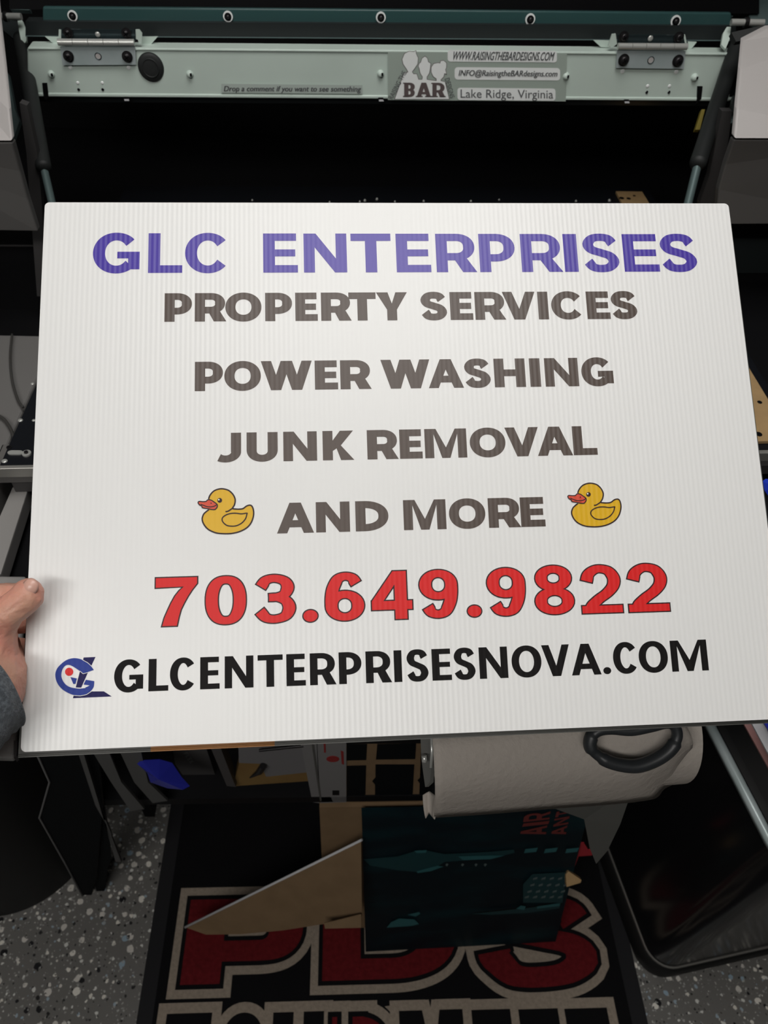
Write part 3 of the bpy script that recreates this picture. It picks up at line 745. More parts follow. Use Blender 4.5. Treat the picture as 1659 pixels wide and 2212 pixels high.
face_up(bm, RN); obj('family_sticker', bm, ['sticker', 'stickerwhite', 'stickerbrown', 'stickertext', 'stickertext'], rail, keep=True)['label'] = 'clear sticker with three white head silhouettes and three lines of lettering'

# --- lid above the rail
LO = -.045
bm = BM(); slab(bm, [rl(92, 15, LO), rl(1580, 28, LO), rl(1580, 57, LO), rl(92, 46, LO)], -RN * .008)
obj('lid_window_edge', bm, 'teal', PR, bevel=.002)['label'] = 'teal tinted cover edge'
bm = BM(); slab(bm, [rl(55, 46, LO + .006), rl(1590, 56, LO + .006), rl(1590, 88, LO + .006), rl(55, 78, LO + .006)], -RN * .02)
slab(bm, [rl(55, 77.5, LO + .008), rl(1590, 87.5, LO + .008), rl(1590, 89, LO + .008), rl(55, 79, LO + .008)], -RN * .01, 1)
slab(bm, [rl(20, -20, LO - .03), rl(1640, -8, LO - .03), rl(1640, 30, LO - .03), rl(20, 20, LO - .03)], -RN * .01, 2)
obj('lid_frame', bm, ['lid', 'tealgrey', 'blackm'], PR)
for px, py in ((157, 33.5), (492.5, 35), (822.5, 37), (1145, 41), (1459, 45)):
    bm = BM(); c = rl(px, py, LO + .001); k = pxm(px, py, LO); cyl(bm, c, c + RN * .002, 10.5 * k, n=24, mi=0); cyl(bm, c + RN * .0015, c + RN * .003, 7.5 * k, n=24, mi=1); dome(bm, c + RN * .003, RN, 5 * k, .003, 2)
    obj('lid_screw', bm, ['stickerwhite', 'hole', 'screw'], PR)
# --- hinges
def screw(bm, c, k, r=9.5):
    cyl(bm, c, c + RN * .0015, (r + 3) * k, n=24, mi=0); cyl(bm, c + RN * .0015, c + RN * .005, r * k, r * .95 * k, 24, mi=0)
    dome(bm, c + RN * .005, RN, r * .95 * k, .002)
    for a in (0.6, 2.17):
        u = Vector((math.cos(a), 0, math.sin(a))); v = Vector((-math.sin(a), 0, math.cos(a))); cc = c + RN * .0073
        slab(bm, [cc - u * .0035 - v * .0006, cc + u * .0035 - v * .0006, cc + u * .0035 + v * .0006, cc - u * .0035 + v * .0006], -RN * .001, 1)
def hinge(lower, upper, barrel, scr, hl, tabs, lab):
    bm = BM(); slab(bm, [rl(a, b, .0045) for a, b in lower], -RN * .002, 0)
    slab(bm, [rl(a, b, -.004) for a, b in upper], -RN * .002, 1)
    (x0, y0), (x1, y1) = barrel
    for i in range(5):
        a, b = i / 5, (i + 1) / 5 - .006
        cyl(bm, rl(x0 + (x1 - x0) * a, y0 + (y1 - y0) * a, .006), rl(x0 + (x1 - x0) * b, y0 + (y1 - y0) * b, .006), .0042, n=20, mi=2)
    h_ = obj('hinge', bm, ['zinc', 'zincdark', 'chrome'], PR); h_['label'] = lab
    for i, (px, py) in enumerate(scr):
        bm = BM(); off = .0045 if i >= 2 else -.002
        screw(bm, rl(px, py, off), pxm(px, py), 8.5 if i >= 2 else 7.5); obj('screw', bm, ['screw', 'hole'], h_)
    bm = BM(); px, py = hl; c = rl(px, py, .0048); k = pxm(px, py); tube(bm, [c + (Vector((1, 0, 0)) * math.cos(a * math.pi / 10) + Vector((0, 0, 1)) * math.sin(a * math.pi / 10)) * 6.5 * k for a in range(20)], .0006, 6, closed=True, mi=1, up=Vector((0, 1, 0)))
    cyl(bm, c - RN * .001, c + RN * .0002, 5.5 * k, n=20, mi=0); obj('countersunk_hole', bm, ['cover', 'zincdark'], h_)
    bm = BM(); dome(bm, rl(px - 1, py - 47, -.002), RN, 5.5 * k, .0015); obj('bright_screw', bm, 'chrome', h_)
    for tb in tabs:
        bm = BM(); slab(bm, [rl(a, b, tb[0]) for a, b in tb[1]], -RN * .002); obj('bracket_tab', bm, 'rail', h_)
hinge([(130, 101), (291.5, 101), (294, 140), (135, 141)], [(128, 63), (293, 65), (294, 88), (126, 88)], ((125, 91), (291, 92)), ((147, 70), (273, 71), (148, 121), (275, 122)), (212, 121.5),
      [(-.02, [(97, 79), (128, 80), (128, 96), (118, 96)]), (-.004, [(293, 64), (301, 64), (307, 72), (306, 94), (300, 95), (298, 86), (293, 84)]), (-.02, [(305, 80), (341, 79), (325, 97), (305, 97)]), (-.003, [(127, 64), (132, 64), (132, 86), (126, 86)])], 'zinc hinge beside the rubber plug')
hinge([(1333, 109), (1481, 111), (1477, 149), (1331, 147)], [(1333, 76), (1480, 76), (1485, 96), (1335, 96)], ((1335, 100), (1485, 101)), ((1347, 79), (1466, 80), (1347, 129), (1464, 131)), (1406, 130),
      [(-.02, [(1282, 87), (1318, 88), (1316, 103), (1298, 102)]), (-.004, [(1322, 74), (1330, 73), (1333, 95), (1322, 103), (1314, 98)]), (-.02, [(1486, 90), (1505, 91), (1494, 105), (1486, 105)]), (-.003, [(1476, 75), (1480, 75), (1484, 95), (1480, 95)])], 'zinc hinge at the far right of the rail')
# --- gas struts, pins and pivots
def strut(p0, p1, p2, d0, d1, r, side):
    bm = BM(); a, b, c = ond(*p0, d0), ond(*p1, d1), ond(*p2, d1 + .03)
    cyl(bm, a, b, r, n=24); dome(bm, b, (b - a).normalized(), r, r * .6)
    o = obj('gas_strut', bm, 'rubber', PR, smooth=False); o['label'] = side
    bm = BM(); cyl(bm, b, c, r * .5, n=16); obj('strut_rod', bm, 'tealgrey', o)
strut((45, 82), (94, 360), (122, 480), 1.06, .97, .0098, 'black gas strut on the left')
strut((1596, 85), (1508, 352), (1476, 480), 1.10, 1.0, .0112, 'black gas strut on the right')
for a, b, d, s in (((-10, 35), (46, 36), 1.03, 0), ((1579, 48), (1650, 49), 1.06, 1)):
    bm = BM(); p, q = ond(*a, d), ond(*b, d); cyl(bm, p, q, .0043, n=20); m_ = p + (q - p) * (.4 if s else .35); cyl(bm, m_, m_ + (q - p) * .12, .0065, n=20, mi=1)
    obj('pivot_pin', bm, ['chrome', 'screw'], PR)
for pts, d in ((((38, 45), (48, 44), (55, 62), (57, 88), (52, 95), (46, 90), (41, 66)), 1.045), (((1562, 72), (1570, 58), (1579, 58), (1576, 85), (1567, 106), (1558, 96)), 1.075)):
    bm = BM(); slab(bm, [ond(a, b, d) for a, b in pts], RM @ Vector((0, 0, -.004))); obj('pivot_plate', bm, 'rail', PR)
for pts, d, m_ in ((((20, 8), (62, 14), (64, 22), (22, 20)), 1.08, 'tealgrey'), (((0, 40), (40, 46), (58, 80), (30, 84), (0, 60)), 1.09, 'lid'), (((1545, 22), (1585, 24), (1583, 36), (1548, 36)), 1.12, 'tealgrey'), (((1580, 70), (1659, 52), (1659, 60), (1610, 86), (1590, 90)), 1.0, 'rubber'), (((1622, -10), (1680, -10), (1680, 56), (1640, 55), (1618, 45)), 1.12, 'tealgrey'),
                   (((1516, 236), (1523, 236), (1512, 280), (1502, 280)), 1.12, 'yellowtag'), (((1580, 232), (1590, 230), (1592, 262), (1574, 268)), 1.1, 'tealgrey'), (((5, 160), (17, 158), (32, 236), (42, 262), (28, 300), (20, 236)), 1.10, 'tealgrey'), (((1585, 205), (1592, 215), (1590, 245), (1578, 240)), 1.09, 'lid')):
    bm = BM(); slab(bm, [ond(a, b, d) for a, b in pts], RM @ Vector((0, 0, -.008)))
    obj('strut_bracket' if m_ != 'yellowtag' else 'warning_tag', bm, m_, PR)
# --- inner side plates
for pts, ys in ((((42, 222), (58, 228), (80, 330), (90, 437), (103, 640), (80, 640), (57, 330)), 1.0), (((1560, 240), (1548, 300), (1532, 380), (1512, 437), (1500, 640), (1548, 640), (1550, 437), (1574, 300), (1582, 240)), 1.04)):
    bm = BM(); slab(bm, [ony(a, b, ys) for a, b in pts], (0, .012, 0)); obj('side_plate', bm, 'plate', PR)
# --- side covers: white upper face, lower face with its shade put into the colour
def cover(up, lo, yu, yl, lab):
    bm = BM(); pts = [ony(a, b, y) for a, b, y in up]; slab(bm, pts, (0, .012, .0), 0); o = obj('side_cover', bm, 'cover', PR, bevel=.002); o['label'] = lab
    bm = BM(); pts = [ony(a, b, y) for a, b, y in lo]; slab(bm, pts, (0, .012, .0), 0); obj('lower_cover', bm, 'coverlo', PR, bevel=.002)
cover([(-260, 304, .90), (26, 305, .90), (19, 237, .93), (9, 140, 1.0), (0, 60, 1.06), (-8, -30, 1.13), (-260, -30, 1.13)],
      [(-260, 307, .905), (27, 308, .905), (44, 370, .92), (60, 430, .93), (82, 500, .94), (-260, 494, .94)], 0, 0, 'white side cover on the left')
bm = BM(); slab(bm, [ony(a, b, .897) for a, b in ((20, 240), (18, 234), (11, 238), (26, 303), (20, 304), (14, 250))], (0, .01, 0)); bm.free()
cover([(1920, 300, .93), (1586, 299, .93), (1592, 235, .96), (1600, 150, 1.02), (1606, 88, 1.08), (1660, 60, 1.1), (1920, 40, 1.12)],
      [(1920, 302, .935), (1585, 302, .935), (1567, 355, .95), (1552, 410, .96), (1546, 484, .97), (1920, 482, .97)], 0, 0, 'white side cover on the right')
# --- dark body between and behind
bm = BM(); box(bm, (-1.0, 1.62, .90), (1.1, 1.66, 1.75)); box(bm, (-1.0, 1.2, 1.43), (1.1, 1.66, 1.46))
obj('back_panel', bm, 'blackm', PR)
bm = BM(); slab(bm, [ony(-300, 495, 1.03), ony(110, 500, 1.03), ony(110, 710, 1.03), ony(-300, 710, 1.03)], (0, .03, 0), 0)
slab(bm, [ony(-300, 529, 1.027), ony(78, 531, 1.027), ony(78, 533, 1.027), ony(-300, 531, 1.027)], (0, .003, 0), 1)
obj('front_skirt', bm, ['blackm', 'plate'], PR)['label'] = 'black recess panel'
bm = BM(); slab(bm, [ony(1500, 484, 1.06), ony(1900, 484, 1.06), ony(1900, 700, 1.06), ony(1500, 700, 1.06)], (0, .03, 0), 0)
slab(bm, [ony(1560, 518, 1.055), ony(1900, 516, 1.055), ony(1900, 590, 1.055), ony(1560, 590, 1.055)], (0, .005, 0), 1)
obj('front_skirt', bm, ['blackm', 'lid'], PR)
# --- grey deck left of the bed with a cable
bm = BM(); a, b = onz(-200, 718, .985), onz(95, 720, .985); box(bm, (-.95, .56, .90), (-.386, a.y, .985)); obj('side_deck', bm, 'coverlo', PR, bevel=.004)
bm = BM(); box(bm, (.548, .60, .90), (.95, 1.3, .985)); obj('side_deck', bm, 'blackm', PR, bevel=.004)
bm = BM(); tube(bm, catmull([tuple(onz(x, y, .99)) for x, y in ((26, 722), (22, 770), (26, 820), (38, 862), (50, 880))], 6, False), .0016, 8)
tube(bm, catmull([tuple(onz(x, y, .99)) for x, y in ((-10, 895), (8, 905), (22, 925), (32, 950))], 6, False), .0018, 8)
obj('cable', bm, 'cable', PR)
# --- bed
bm = BM()
A, B = onz(0, 1005, 1.0), onz(1640, 975, 1.0)
yl, yr = .608, .652
slab(bm, [(-.374, yl, 1.0), (.56, yr, 1.0), (.56, 1.36, 1.0), (-.374, 1.30, 1.0)], (0, 0, -.004), 0)
bed = obj('print_bed', bm, 'bed', PR)
bm = BM(); slab(bm, [(-.40, yl - .006, .999), (.56, yr - .006, .999), (.56, yr, .999), (-.40, yl, .999)], (0, 0, -.014), 0)
slab(bm, [(-.392, yl - .004, .985), (.56, yr - .004, .985), (.56, yr + .05, .985), (-.392, yl + .05, .985)], (0, 0, -.010), 1)
slab(bm, [(-.372, yl + .002, .975), (.56, yr + .002, .975), (.56, yr + .06, .975), (-.372, yl + .05, .975)], (0, 0, -.02), 2)
obj('bed_front_rail', bm, ['lip', 'liplow', 'plate'], PR, bevel=.001)
for px, py, r, kd in ((44, 908, 5.5, 0), (70, 829, 4, 0), (73, 908, 4, 0), (20, 967, 6, 2), (10, 996, 6.5, 0), (58, 981, 10, 1), (545, 433, 2.2, 0), (712, 437, 2.2, 0), (777, 436, 2.2, 0), (788, 434, 3, 0), (814, 431, 3, 0), (853, 436, 2.2, 0), (915, 435, 2.4, 0), (1017, 435, 2.4, 0), (1078, 432, 2, 0), (1244, 435, 2.4, 0), (1316, 434, 3, 0)):
    c = onz(px, py, 1.0); k = (onz(px + 1, py, 1.0) - c).length; bm = BM()
    if kd == 0: dome(bm, c, (0, 0, 1), r * k, r * k * (.5 if py > 500 else 1.4))
    elif kd == 1: cyl(bm, c, c + Vector((0, 0, .002)), r * k, n=24); cyl(bm, c, c + Vector((0, 0, .004)), r * k * .45, n=6, mi=1)
    else: cyl(bm, c, c + Vector((0, 0, .001)), r * k, n=20, mi=1); cyl(bm, c, c + Vector((0, 0, .0014)), r * k * .6, n=20, mi=2)
    obj('bed_pin', bm, ['chrome', 'screw', 'hole'], bed)
bm = BM(); c0, c1 = onz(25, 979, 1.0), onz(42, 979, 1.0); r_ = 8 * (onz(1, 979, 1) - onz(0, 979, 1)).length
slab(bm, [c + Vector((r_ * math.cos(a), r_ * .8 * math.sin(a), 0)) for c, aa in ((c1, -90), (c0, 90)) for a in [math.radians(aa + 20 * i) for i in range(10)]], (0, 0, .0015)); obj('oval_latch', bm, 'chrome', bed)
# --- front wing, guide rail and dark well
bm = BM(); zc = .98
p = [onz(-330, 1240, zc), onz(56, 1243, zc), onz(34, 1560, zc), onz(30, 1638, zc), onz(-330, 1630, zc)]
slab(bm, p, (0, 0, -.008)); obj('front_wing', bm, 'deck', PR, bevel=.003)['label'] = 'light grey front wing'
bm = BM(); p = [onz(30, 1600, zc), onz(37, 1600, zc), onz(36, 1632, zc), onz(30, 1637, zc)]
slab(bm, p, (0, 0, -.008)); obj('wing_seam', bm, 'plate', PR)
bm = BM(); zc = .955
p = [onz(28, 1050, zc), onz(62, 1053, zc), onz(2, 1240, zc), onz(-60, 1250, zc)]
slab(bm, p, (0, 0, -.02)); obj('guide_rail', bm, 'deck', PR, bevel=.002)
bm = BM(); box(bm, (-.95, .46, .90), (.95, 1.30, .925)); box(bm, (-.95, 1.28, .90), (.95, 1.64, .97)); obj('base_tray', bm, 'blackm', PR)

# perforated tan board on the bed
bm = BM(); z = 1.0012
slab(bm, [(.487, .657, z), (.545, .660, z), (.541, 1.332, z), (.492, 1.330, z)], (0, 0, .004))
for px, py, r in ((1641, 869, 5), (1639, 938, 7), (1343, 428, 5), (1358, 429, 4.5), (1370, 423, 3)):
    c = onz(px, py, z + .004); k = (onz(px + 1, py, z) - onz(px, py, z)).length; cyl(bm, c - Vector((0, 0, .002)), c + Vector((0, 0, .0004)), r * k, n=20, mi=1)
tag(obj('perforated_board', bm, ['card', 'hole']), 'narrow tan perforated board lying along the right side of the printer bed', 'board')

# blue crumpled film at the right edge
def crumple(name, pts, d, th, m, label, cat, amp=.004, seed=3):
    random.seed(seed); bm = BM(); P = [ond(a, b, d + random.uniform(-amp, amp)) for a, b in pts]
    c = sum(P, Vector()) / len(P) + RM @ Vector((0, 0, th)); cb = sum(P, Vector()) / len(P) - RM @ Vector((0, 0, th))
    V = [bm.verts.new(q) for q in P]; vc, vb = bm.verts.new(c), bm.verts.new(cb)
    for i in range(len(V)): bm.faces.new((V[i], V[(i + 1) % len(V)], vc)); bm.faces.new((V[(i + 1) % len(V)], V[i], vb))
    return tag(obj(name, bm, m), label, cat)
crumple('film_wrapper', [(1646, 1040), (1654, 1034), (1668, 1036), (1690, 1045), (1690, 1080), (1664, 1078), (1652, 1060)], .80, .012, 'bluef', 'bright blue crumpled plastic film at the right edge beside the white sign', 'plastic film')

# workbench
bm = BM(); box(bm, (-1.0, .72, .86), (.98, 1.66, .90)); t_ = thing('workbench', (0, 1.1, 0), 'black workbench carrying the flatbed printer', 'workbench')
obj('bench_top', bm, 'shelf', t_)
for x in (-.98, .92):
    for y in (.74, 1.60): bm = BM(); box(bm, (x, y, 0), (x + .05, y + .05, .86)); obj('leg', bm, 'shelf', t_)
t_ = thing('storage_shelf', (.1, .6, 0), 'low black shelf holding the carton and drawer box under the printer', 'shelf')
bm = BM(); box(bm, (-.40, .462, .415), (.50, .70, .435)); obj('shelf_board', bm, 'shelf', t_)
bm = BM(); box(bm, (-.40, .70, 0), (.50, .71, .85)); obj('back_board', bm, 'shelf', t_)
for x in (-.40, .48): bm = BM(); box(bm, (x, .60, 0), (x + .02, .70, .415)); obj('side_board', bm, 'shelf', t_)

# ================================================================ UNDER THE PRINTER
# paper towel roll on its holder
def towels():
    T = thing('paper_towel_roll', tuple(onz(1190, 1700, .75)), 'off-white paper towel roll hanging with its loose sheet below the printer', 'paper towel')
    L, Rr = Vector((.0, 0, 0)), Vector((0, 0, 0))
    L = ond(950, 1600, .800); Rr = ond(1452, 1566, .835); r = .062
    bm = BM(); cyl(bm, L, Rr, r, n=48, caps=False)
    ax = (Rr - L).normalized()
    a = ax.cross(Vector((0, 0, 1))).normalized(); b = Vector((0, 0, 1)); b = (b - ax * b.dot(ax)).normalized()
    for c, mi in ((L, 0), (Rr, 0)):
        O = [bm.verts.new(c + (a * math.cos(k * math.pi / 24) + b * math.sin(k * math.pi / 24)) * r) for k in range(48)]
        I = [bm.verts.new(c + (a * math.cos(k * math.pi / 24) + b * math.sin(k * math.pi / 24)) * .021) for k in range(48)]
        for k in range(48): bm.faces.new((O[k], O[(k + 1) % 48], I[(k + 1) % 48], I[k]))
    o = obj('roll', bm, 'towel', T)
    bm = BM(); cyl(bm, L - ax * .002, Rr + ax * .002, .021, n=32, caps=False); obj('core', bm, 'cardbox', T)
    # loose sheet hanging off the front
    bm = BM(); N = 28; rows = []
    topL, topR = ond(934, 1590, .722), ond(1476, 1555, .745)
    edge = catmull([tuple(ond(x, y, d)) for x, y, d in ((938, 1768, .772), (1060, 1759, .785), (1200, 1746, .80), (1330, 1736, .81), (1400, 1728, .815), (1422, 1722, .816), (1436, 1706, .814), (1460, 1690, .812), (1470, 1655, .806), (1476, 1625, .80))], 4, False)
    for j in range(9):
        k = j / 8; row = []
        for i, e in enumerate(edge):
            s = i / (len(edge) - 1); tp = topL.lerp(topR, min(1, s * 1.0 + 0))
            p = tp.lerp(e, k); p = p + RM @ Vector((0, 0, 1)) * (.026 * math.sin(math.pi * k) + .0015 * math.sin(9 * s + 5 * k))
            row.append(bm.verts.new(p))
        rows.append(row)
    for j in range(8):
        for i in range(len(edge) - 1): bm.faces.new((rows[j][i], rows[j][i + 1], rows[j + 1][i + 1], rows[j + 1][i]))
    s = obj('loose_sheet', bm, 'towel', T, smooth=True); m_ = s.modifiers.new('thick', 'SOLIDIFY'); m_.thickness = .001
    # curled left lip
    bm = BM(); rows = []
    for j in range(9):
        k = j / 8; y = 1722 + 46 * k
        a_ = ond(914 + 6 * k * k, y - 4 * (1 - k), .79); c_ = ond(938 + 6 * (1 - k), y + 2 * k, .772 - .002)
        m1 = a_.lerp(c_, .5) + RM @ Vector((0, 0, -.014)); rows.append([bm.verts.new(v) for v in (a_, a_.lerp(m1, .6), m1, m1.lerp(c_, .6), c_)])
    for j in range(8):
        for i in range(4): bm.faces.new((rows[j][i], rows[j][i + 1], rows[j + 1][i + 1], rows[j + 1][i]))
    s = obj('sheet_curl', bm, 'towel', T, smooth=True); m_ = s.modifiers.new('thick', 'SOLIDIFY'); m_.thickness = .001
    H = thing('towel_holder', tuple(L), 'grey bracket holding the paper towel roll at both ends under the printer', 'holder')
    for pts, d in ((((916, 1590), (936, 1588), (940, 1650), (937, 1690), (926, 1700), (918, 1640)), .785), (((1476, 1564), (1494, 1560), (1492, 1598), (1484, 1616), (1476, 1620)), .82)):
        bm = BM(); slab(bm, [ond(x, y, d) for x, y in pts], -ax * .004 if pts[0][0] < 1000 else ax * .004); obj('bracket', bm, 'boardgrey', H, bevel=.001)
    bm = BM(); tube(bm, [ond(x, y, .772) for x, y in ((932, 1590), (933, 1630), (931, 1658))], .0018, 8); tube(bm, [ond(x, y, .775) for x, y in ((916, 1632), (917, 1640), (917, 1646))], .003, 8); obj('wire_clip', bm, 'chrome', H)
    bm = BM(); cyl(bm, L - ax * .012, Rr + ax * .012, .006, n=16); obj('rod', bm, 'screw', H)
towels()
# the tail of paper hanging behind the roll
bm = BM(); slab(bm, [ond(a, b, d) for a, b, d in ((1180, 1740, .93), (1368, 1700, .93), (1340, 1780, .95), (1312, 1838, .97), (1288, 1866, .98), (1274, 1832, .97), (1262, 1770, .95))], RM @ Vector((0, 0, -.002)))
obj('hanging_tail', bm, 'boardgrey', bpy.data.objects['paper_towel_roll'])['label'] = 'grey tail of paper behind the roll'

# scissors
def scissors():
    T = thing('scissors', tuple(ond(1365, 1600, .70)), 'pair of scissors with dark grey looped handle in front of the towel roll', 'scissors')
    bm = BM(); d = .715
    pts = [(1278, 1618), (1276, 1596), (1290, 1580), (1318, 1575), (1362, 1578), (1405, 1570), (1440, 1562), (1458, 1570), (1462, 1592), (1448, 1618), (1418, 1640), (1380, 1654), (1345, 1653), (1308, 1642)]
    P = catmull([tuple(ond(a, b, d)) for a, b in pts], 6); n = len(P)
    rad = [.0052 + .0013 * (1 if 0.6 < i / n < .95 or i / n < .1 else 0) for i in range(n)]
    tube(bm, P, rad, 12, closed=True, up=RM @ Vector((0, 0, 1)), flat=1.15); obj('handle_loop', bm, 'scis', T)
    bm = BM(); pts = [(1300, 1560), (1305, 1548), (1350, 1545), (1400, 1540), (1440, 1545), (1430, 1556)]
    P = catmull([tuple(ond(a, b, d - .0)) for a, b in pts], 6); tube(bm, P, .006, 12, closed=True, up=RM @ Vector((0, 0, 1))); obj('handle_loop', bm, 'scis', T)
    bm = BM(); slab(bm, [ond(a, b, d) for a, b in ((1458, 1552), (1470, 1556), (1560, 1500), (1555, 1490))], RM @ Vector((0, 0, -.003))); obj('blade', bm, 'chrome', T)
scissors()

# shelf goods
zb = .446
def front_box(name, px0, px1, pyt, y, depth, m, label, cat, top=None):
    a, b = onz(px0, 1735, zb), onz(px1, 1735, zb)
    return a, b
def item(name, pts, y, th, m, label, cat, mis=None):
    bm = BM(); slab(bm, [ony(a, b, y) for a, b in pts], (0, th, 0)); return tag(obj(name, bm, m), label, cat)
C_ = thing('white_carton', tuple(ony(700, 1735, .462)), 'tall white carton with a red oval mark beside the tan drawer box', 'carton')
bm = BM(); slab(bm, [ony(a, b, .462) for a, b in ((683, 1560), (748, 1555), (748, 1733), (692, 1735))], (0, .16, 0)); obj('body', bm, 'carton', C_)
bm = BM(); slab(bm, [ony(a, b, .4625) for a, b in ((648, 1600), (672, 1560), (682, 1560), (690, 1735), (675, 1733))], (0, .16, 0)); obj('side_flap', bm, 'carton', C_)
bm = BM(); slab(bm, [ony(a, b, .4612) for a, b in ((672, 1600), (676, 1600), (695, 1730), (691, 1730))], (0, .001, 0)); obj('seam', bm, 'boardgrey', C_)
bm = BM(); slab(bm, [ony(719 + 14 * math.cos(a * math.pi / 12), 1640 + 6.5 * math.sin(a * math.pi / 12), .4615) for a in range(24)], (0, .001, 0))
slab(bm, [ony(a, b, .4615) for a, b in ((736, 1622), (742, 1624), (743, 1652), (738, 1650))], (0, .001, 0)); slab(bm, [ony(a, b, .4615) for a, b in ((699, 1603), (703, 1603), (704, 1626), (700, 1626))], (0, .001, 0)); obj('red_mark', bm, 'logored', C_)
bm = BM(); slab(bm, [ony(a, b, .4615) for a, b in ((718, 1708), (733, 1708), (733, 1718), (718, 1718))], (0, .001, 0)); obj('code_print', bm, 'shelf', C_)
D_ = thing('drawer_box', tuple(ony(830, 1735, .464)), 'tan cardboard drawer box with black compartments under the printer', 'storage box')
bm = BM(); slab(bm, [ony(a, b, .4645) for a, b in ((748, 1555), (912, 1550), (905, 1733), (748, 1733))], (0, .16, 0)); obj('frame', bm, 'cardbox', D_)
for q in (((749, 1608), (793, 1608), (791, 1642), (749, 1643)), ((815, 1608), (899, 1607), (897, 1640), (812, 1641)), ((749, 1655), (791, 1654), (789, 1724), (749, 1724)), ((811, 1652), (895, 1652), (891, 1723), (810, 1722), (810, 1695), (804, 1688), (811, 1680)), ((912, 1650), (925, 1650), (930, 1730), (906, 1730), (908, 1694), (902, 1686), (910, 1678))):
    bm = BM(); slab(bm, [ony(a, b, .4638) for a, b in q], (0, .003, 0)); obj('drawer', bm, 'blackboard', D_)
bm = BM(); slab(bm, [ony(a, b, .462) for a, b in ((748, 1560), (918, 1556), (916, 1606), (748, 1607))], (0, .002, 0)); obj('drawer', bm, 'shelf', D_)
item('wooden_tray', ((505, 1690), (520, 1640), (650, 1600), (672, 1640), (672, 1687), (508, 1698)), .475, .02, 'woody', 'yellow wooden tray under white papers left of the white carton', 'tray')
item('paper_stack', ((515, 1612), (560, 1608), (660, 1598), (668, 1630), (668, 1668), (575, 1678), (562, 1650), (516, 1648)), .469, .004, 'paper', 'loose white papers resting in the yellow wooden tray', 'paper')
bm = BM(); cyl(bm, ony(560, 1667, .464), ony(540, 1680, .464), .0045, .001, 14); cyl(bm, ony(560, 1667, .464), ony(568, 1655, .464), .005, n=14); tag(obj('marker_pen', bm, 'screw'), 'black marker pen tip lying on the papers in the wooden tray', 'pen')
bm = BM(); cyl(bm, ony(560, 1621, .463), ony(655, 1611, .463), .0022, n=12); tag(obj('pencil', bm, 'screw'), 'thin dark pencil lying across the white papers', 'pencil')
item('grey_bracket', ((455, 1615), (475, 1612), (505, 1690), (510, 1700), (490, 1698)), .466, .02, 'plate', 'narrow grey upright bracket left of the wooden tray', 'bracket')
crumple('blue_card', [(296, 1650), (305, 1642), (345, 1640), (372, 1648), (392, 1678), (410, 1698), (395, 1706), (362, 1703), (325, 1690), (318, 1670)], 1.02, .02, 'blueh', 'shiny blue folded card lying low under the left side of the sign', 'card', seed=5)
K_ = thing('supply_package', tuple(ony(400, 1700, .50)), 'dark supply package with a pale printed strip beside the blue card', 'package')
bm = BM(); slab(bm, [ony(a, b, .50) for a, b in ((372, 1608), (440, 1600), (470, 1690), (440, 1722), (395, 1722), (412, 1700), (378, 1650))], (0, .03, 0)); obj('body', bm, 'plate', K_).active_material
bm = BM()
for i, ch in enumerate('FLEX'):
    o0 = Vector((396 + i * 4.0, 1628 + i * 6.0))
    put_polys(bm, glyph(ch if ch != 'X' else 'K', .7, .2, .18), (lambda a, b, o0=o0: ony(o0.x + a * 5 + b * 8, o0.y + a * 6 - b * 4 , .4985)), 0)
face_up(bm, (0, -1, 0)); obj('printed_lettering', bm, 'edge', K_, keep=True)
bm = BM(); slab(bm, [ony(a, b, .499) for a, b in ((440, 1702), (447, 1702), (459, 1727), (452, 1727))], (0, .003, 0)); obj('pale_flap', bm, 'white', K_)

# leaning boards on the left
def leaning(name, pts, y, th, label, face='blackboard', edge='edge'):
    bm = BM(); slab(bm, [ony(a, b, y) for a, b in pts], (0, th, 0), 0, 1); return tag(obj(name, bm, [face, edge]), label, 'board')
def edged(pts, y, w_=.0035):
    pass
o = leaning('folded_board', ((78, 1560), (85, 1640), (107, 1689), (85, 1766), (190, 1956), (208, 1900), (222, 1740), (205, 1560)), .452, .006, 'black folded board with a thin grey edge standing beside the round black bin')
bm = BM(); tube(bm, [ony(a, b, .451) for a, b in ((60, 1590), (85, 1640), (107, 1689), (85, 1766), (138, 1860), (189, 1955))], .0016, 6); bm2 = bm
for v in bm.verts: v.co -= ORG[o.name]
me = bpy.data.meshes.new('grey_edge'); bm.to_mesh(me); bm.free(); me.materials.append(M['edge']); e_ = bpy.data.objects.new('board_edge', me); COL.objects.link(e_); e_.parent = o; e_['label'] = 'thin grey edge'
leaning('black_board', ((190, 1560), (236, 1800), (240, 1850), (232, 1880), (222, 1950), (208, 1925), (196, 1850), (180, 1700)), .4585, .003, 'black board with a torn lower tip behind the folded board')
item('leaning_slat', ((160, 1600), (172, 1600), (215, 1740), (262, 1862), (250, 1862), (240, 1800), (206, 1740)), .4400, .004, 'strip', 'narrow grey slat leaning behind the black boards', 'slat')
item('leaning_slat', ((185, 1600), (225, 1600), (262, 1690), (312, 1748), (282, 1752), (240, 1690)), .4460, .004, 'strip', 'wide grey slat leaning between the narrow slat and the blue card', 'slat')
item('leaning_slat', ((250, 1605), (300, 1605), (320, 1690), (362, 1730), (330, 1735), (290, 1690)), .4510, .004, 'strip', 'short grey slat leaning right below the blue card', 'slat')

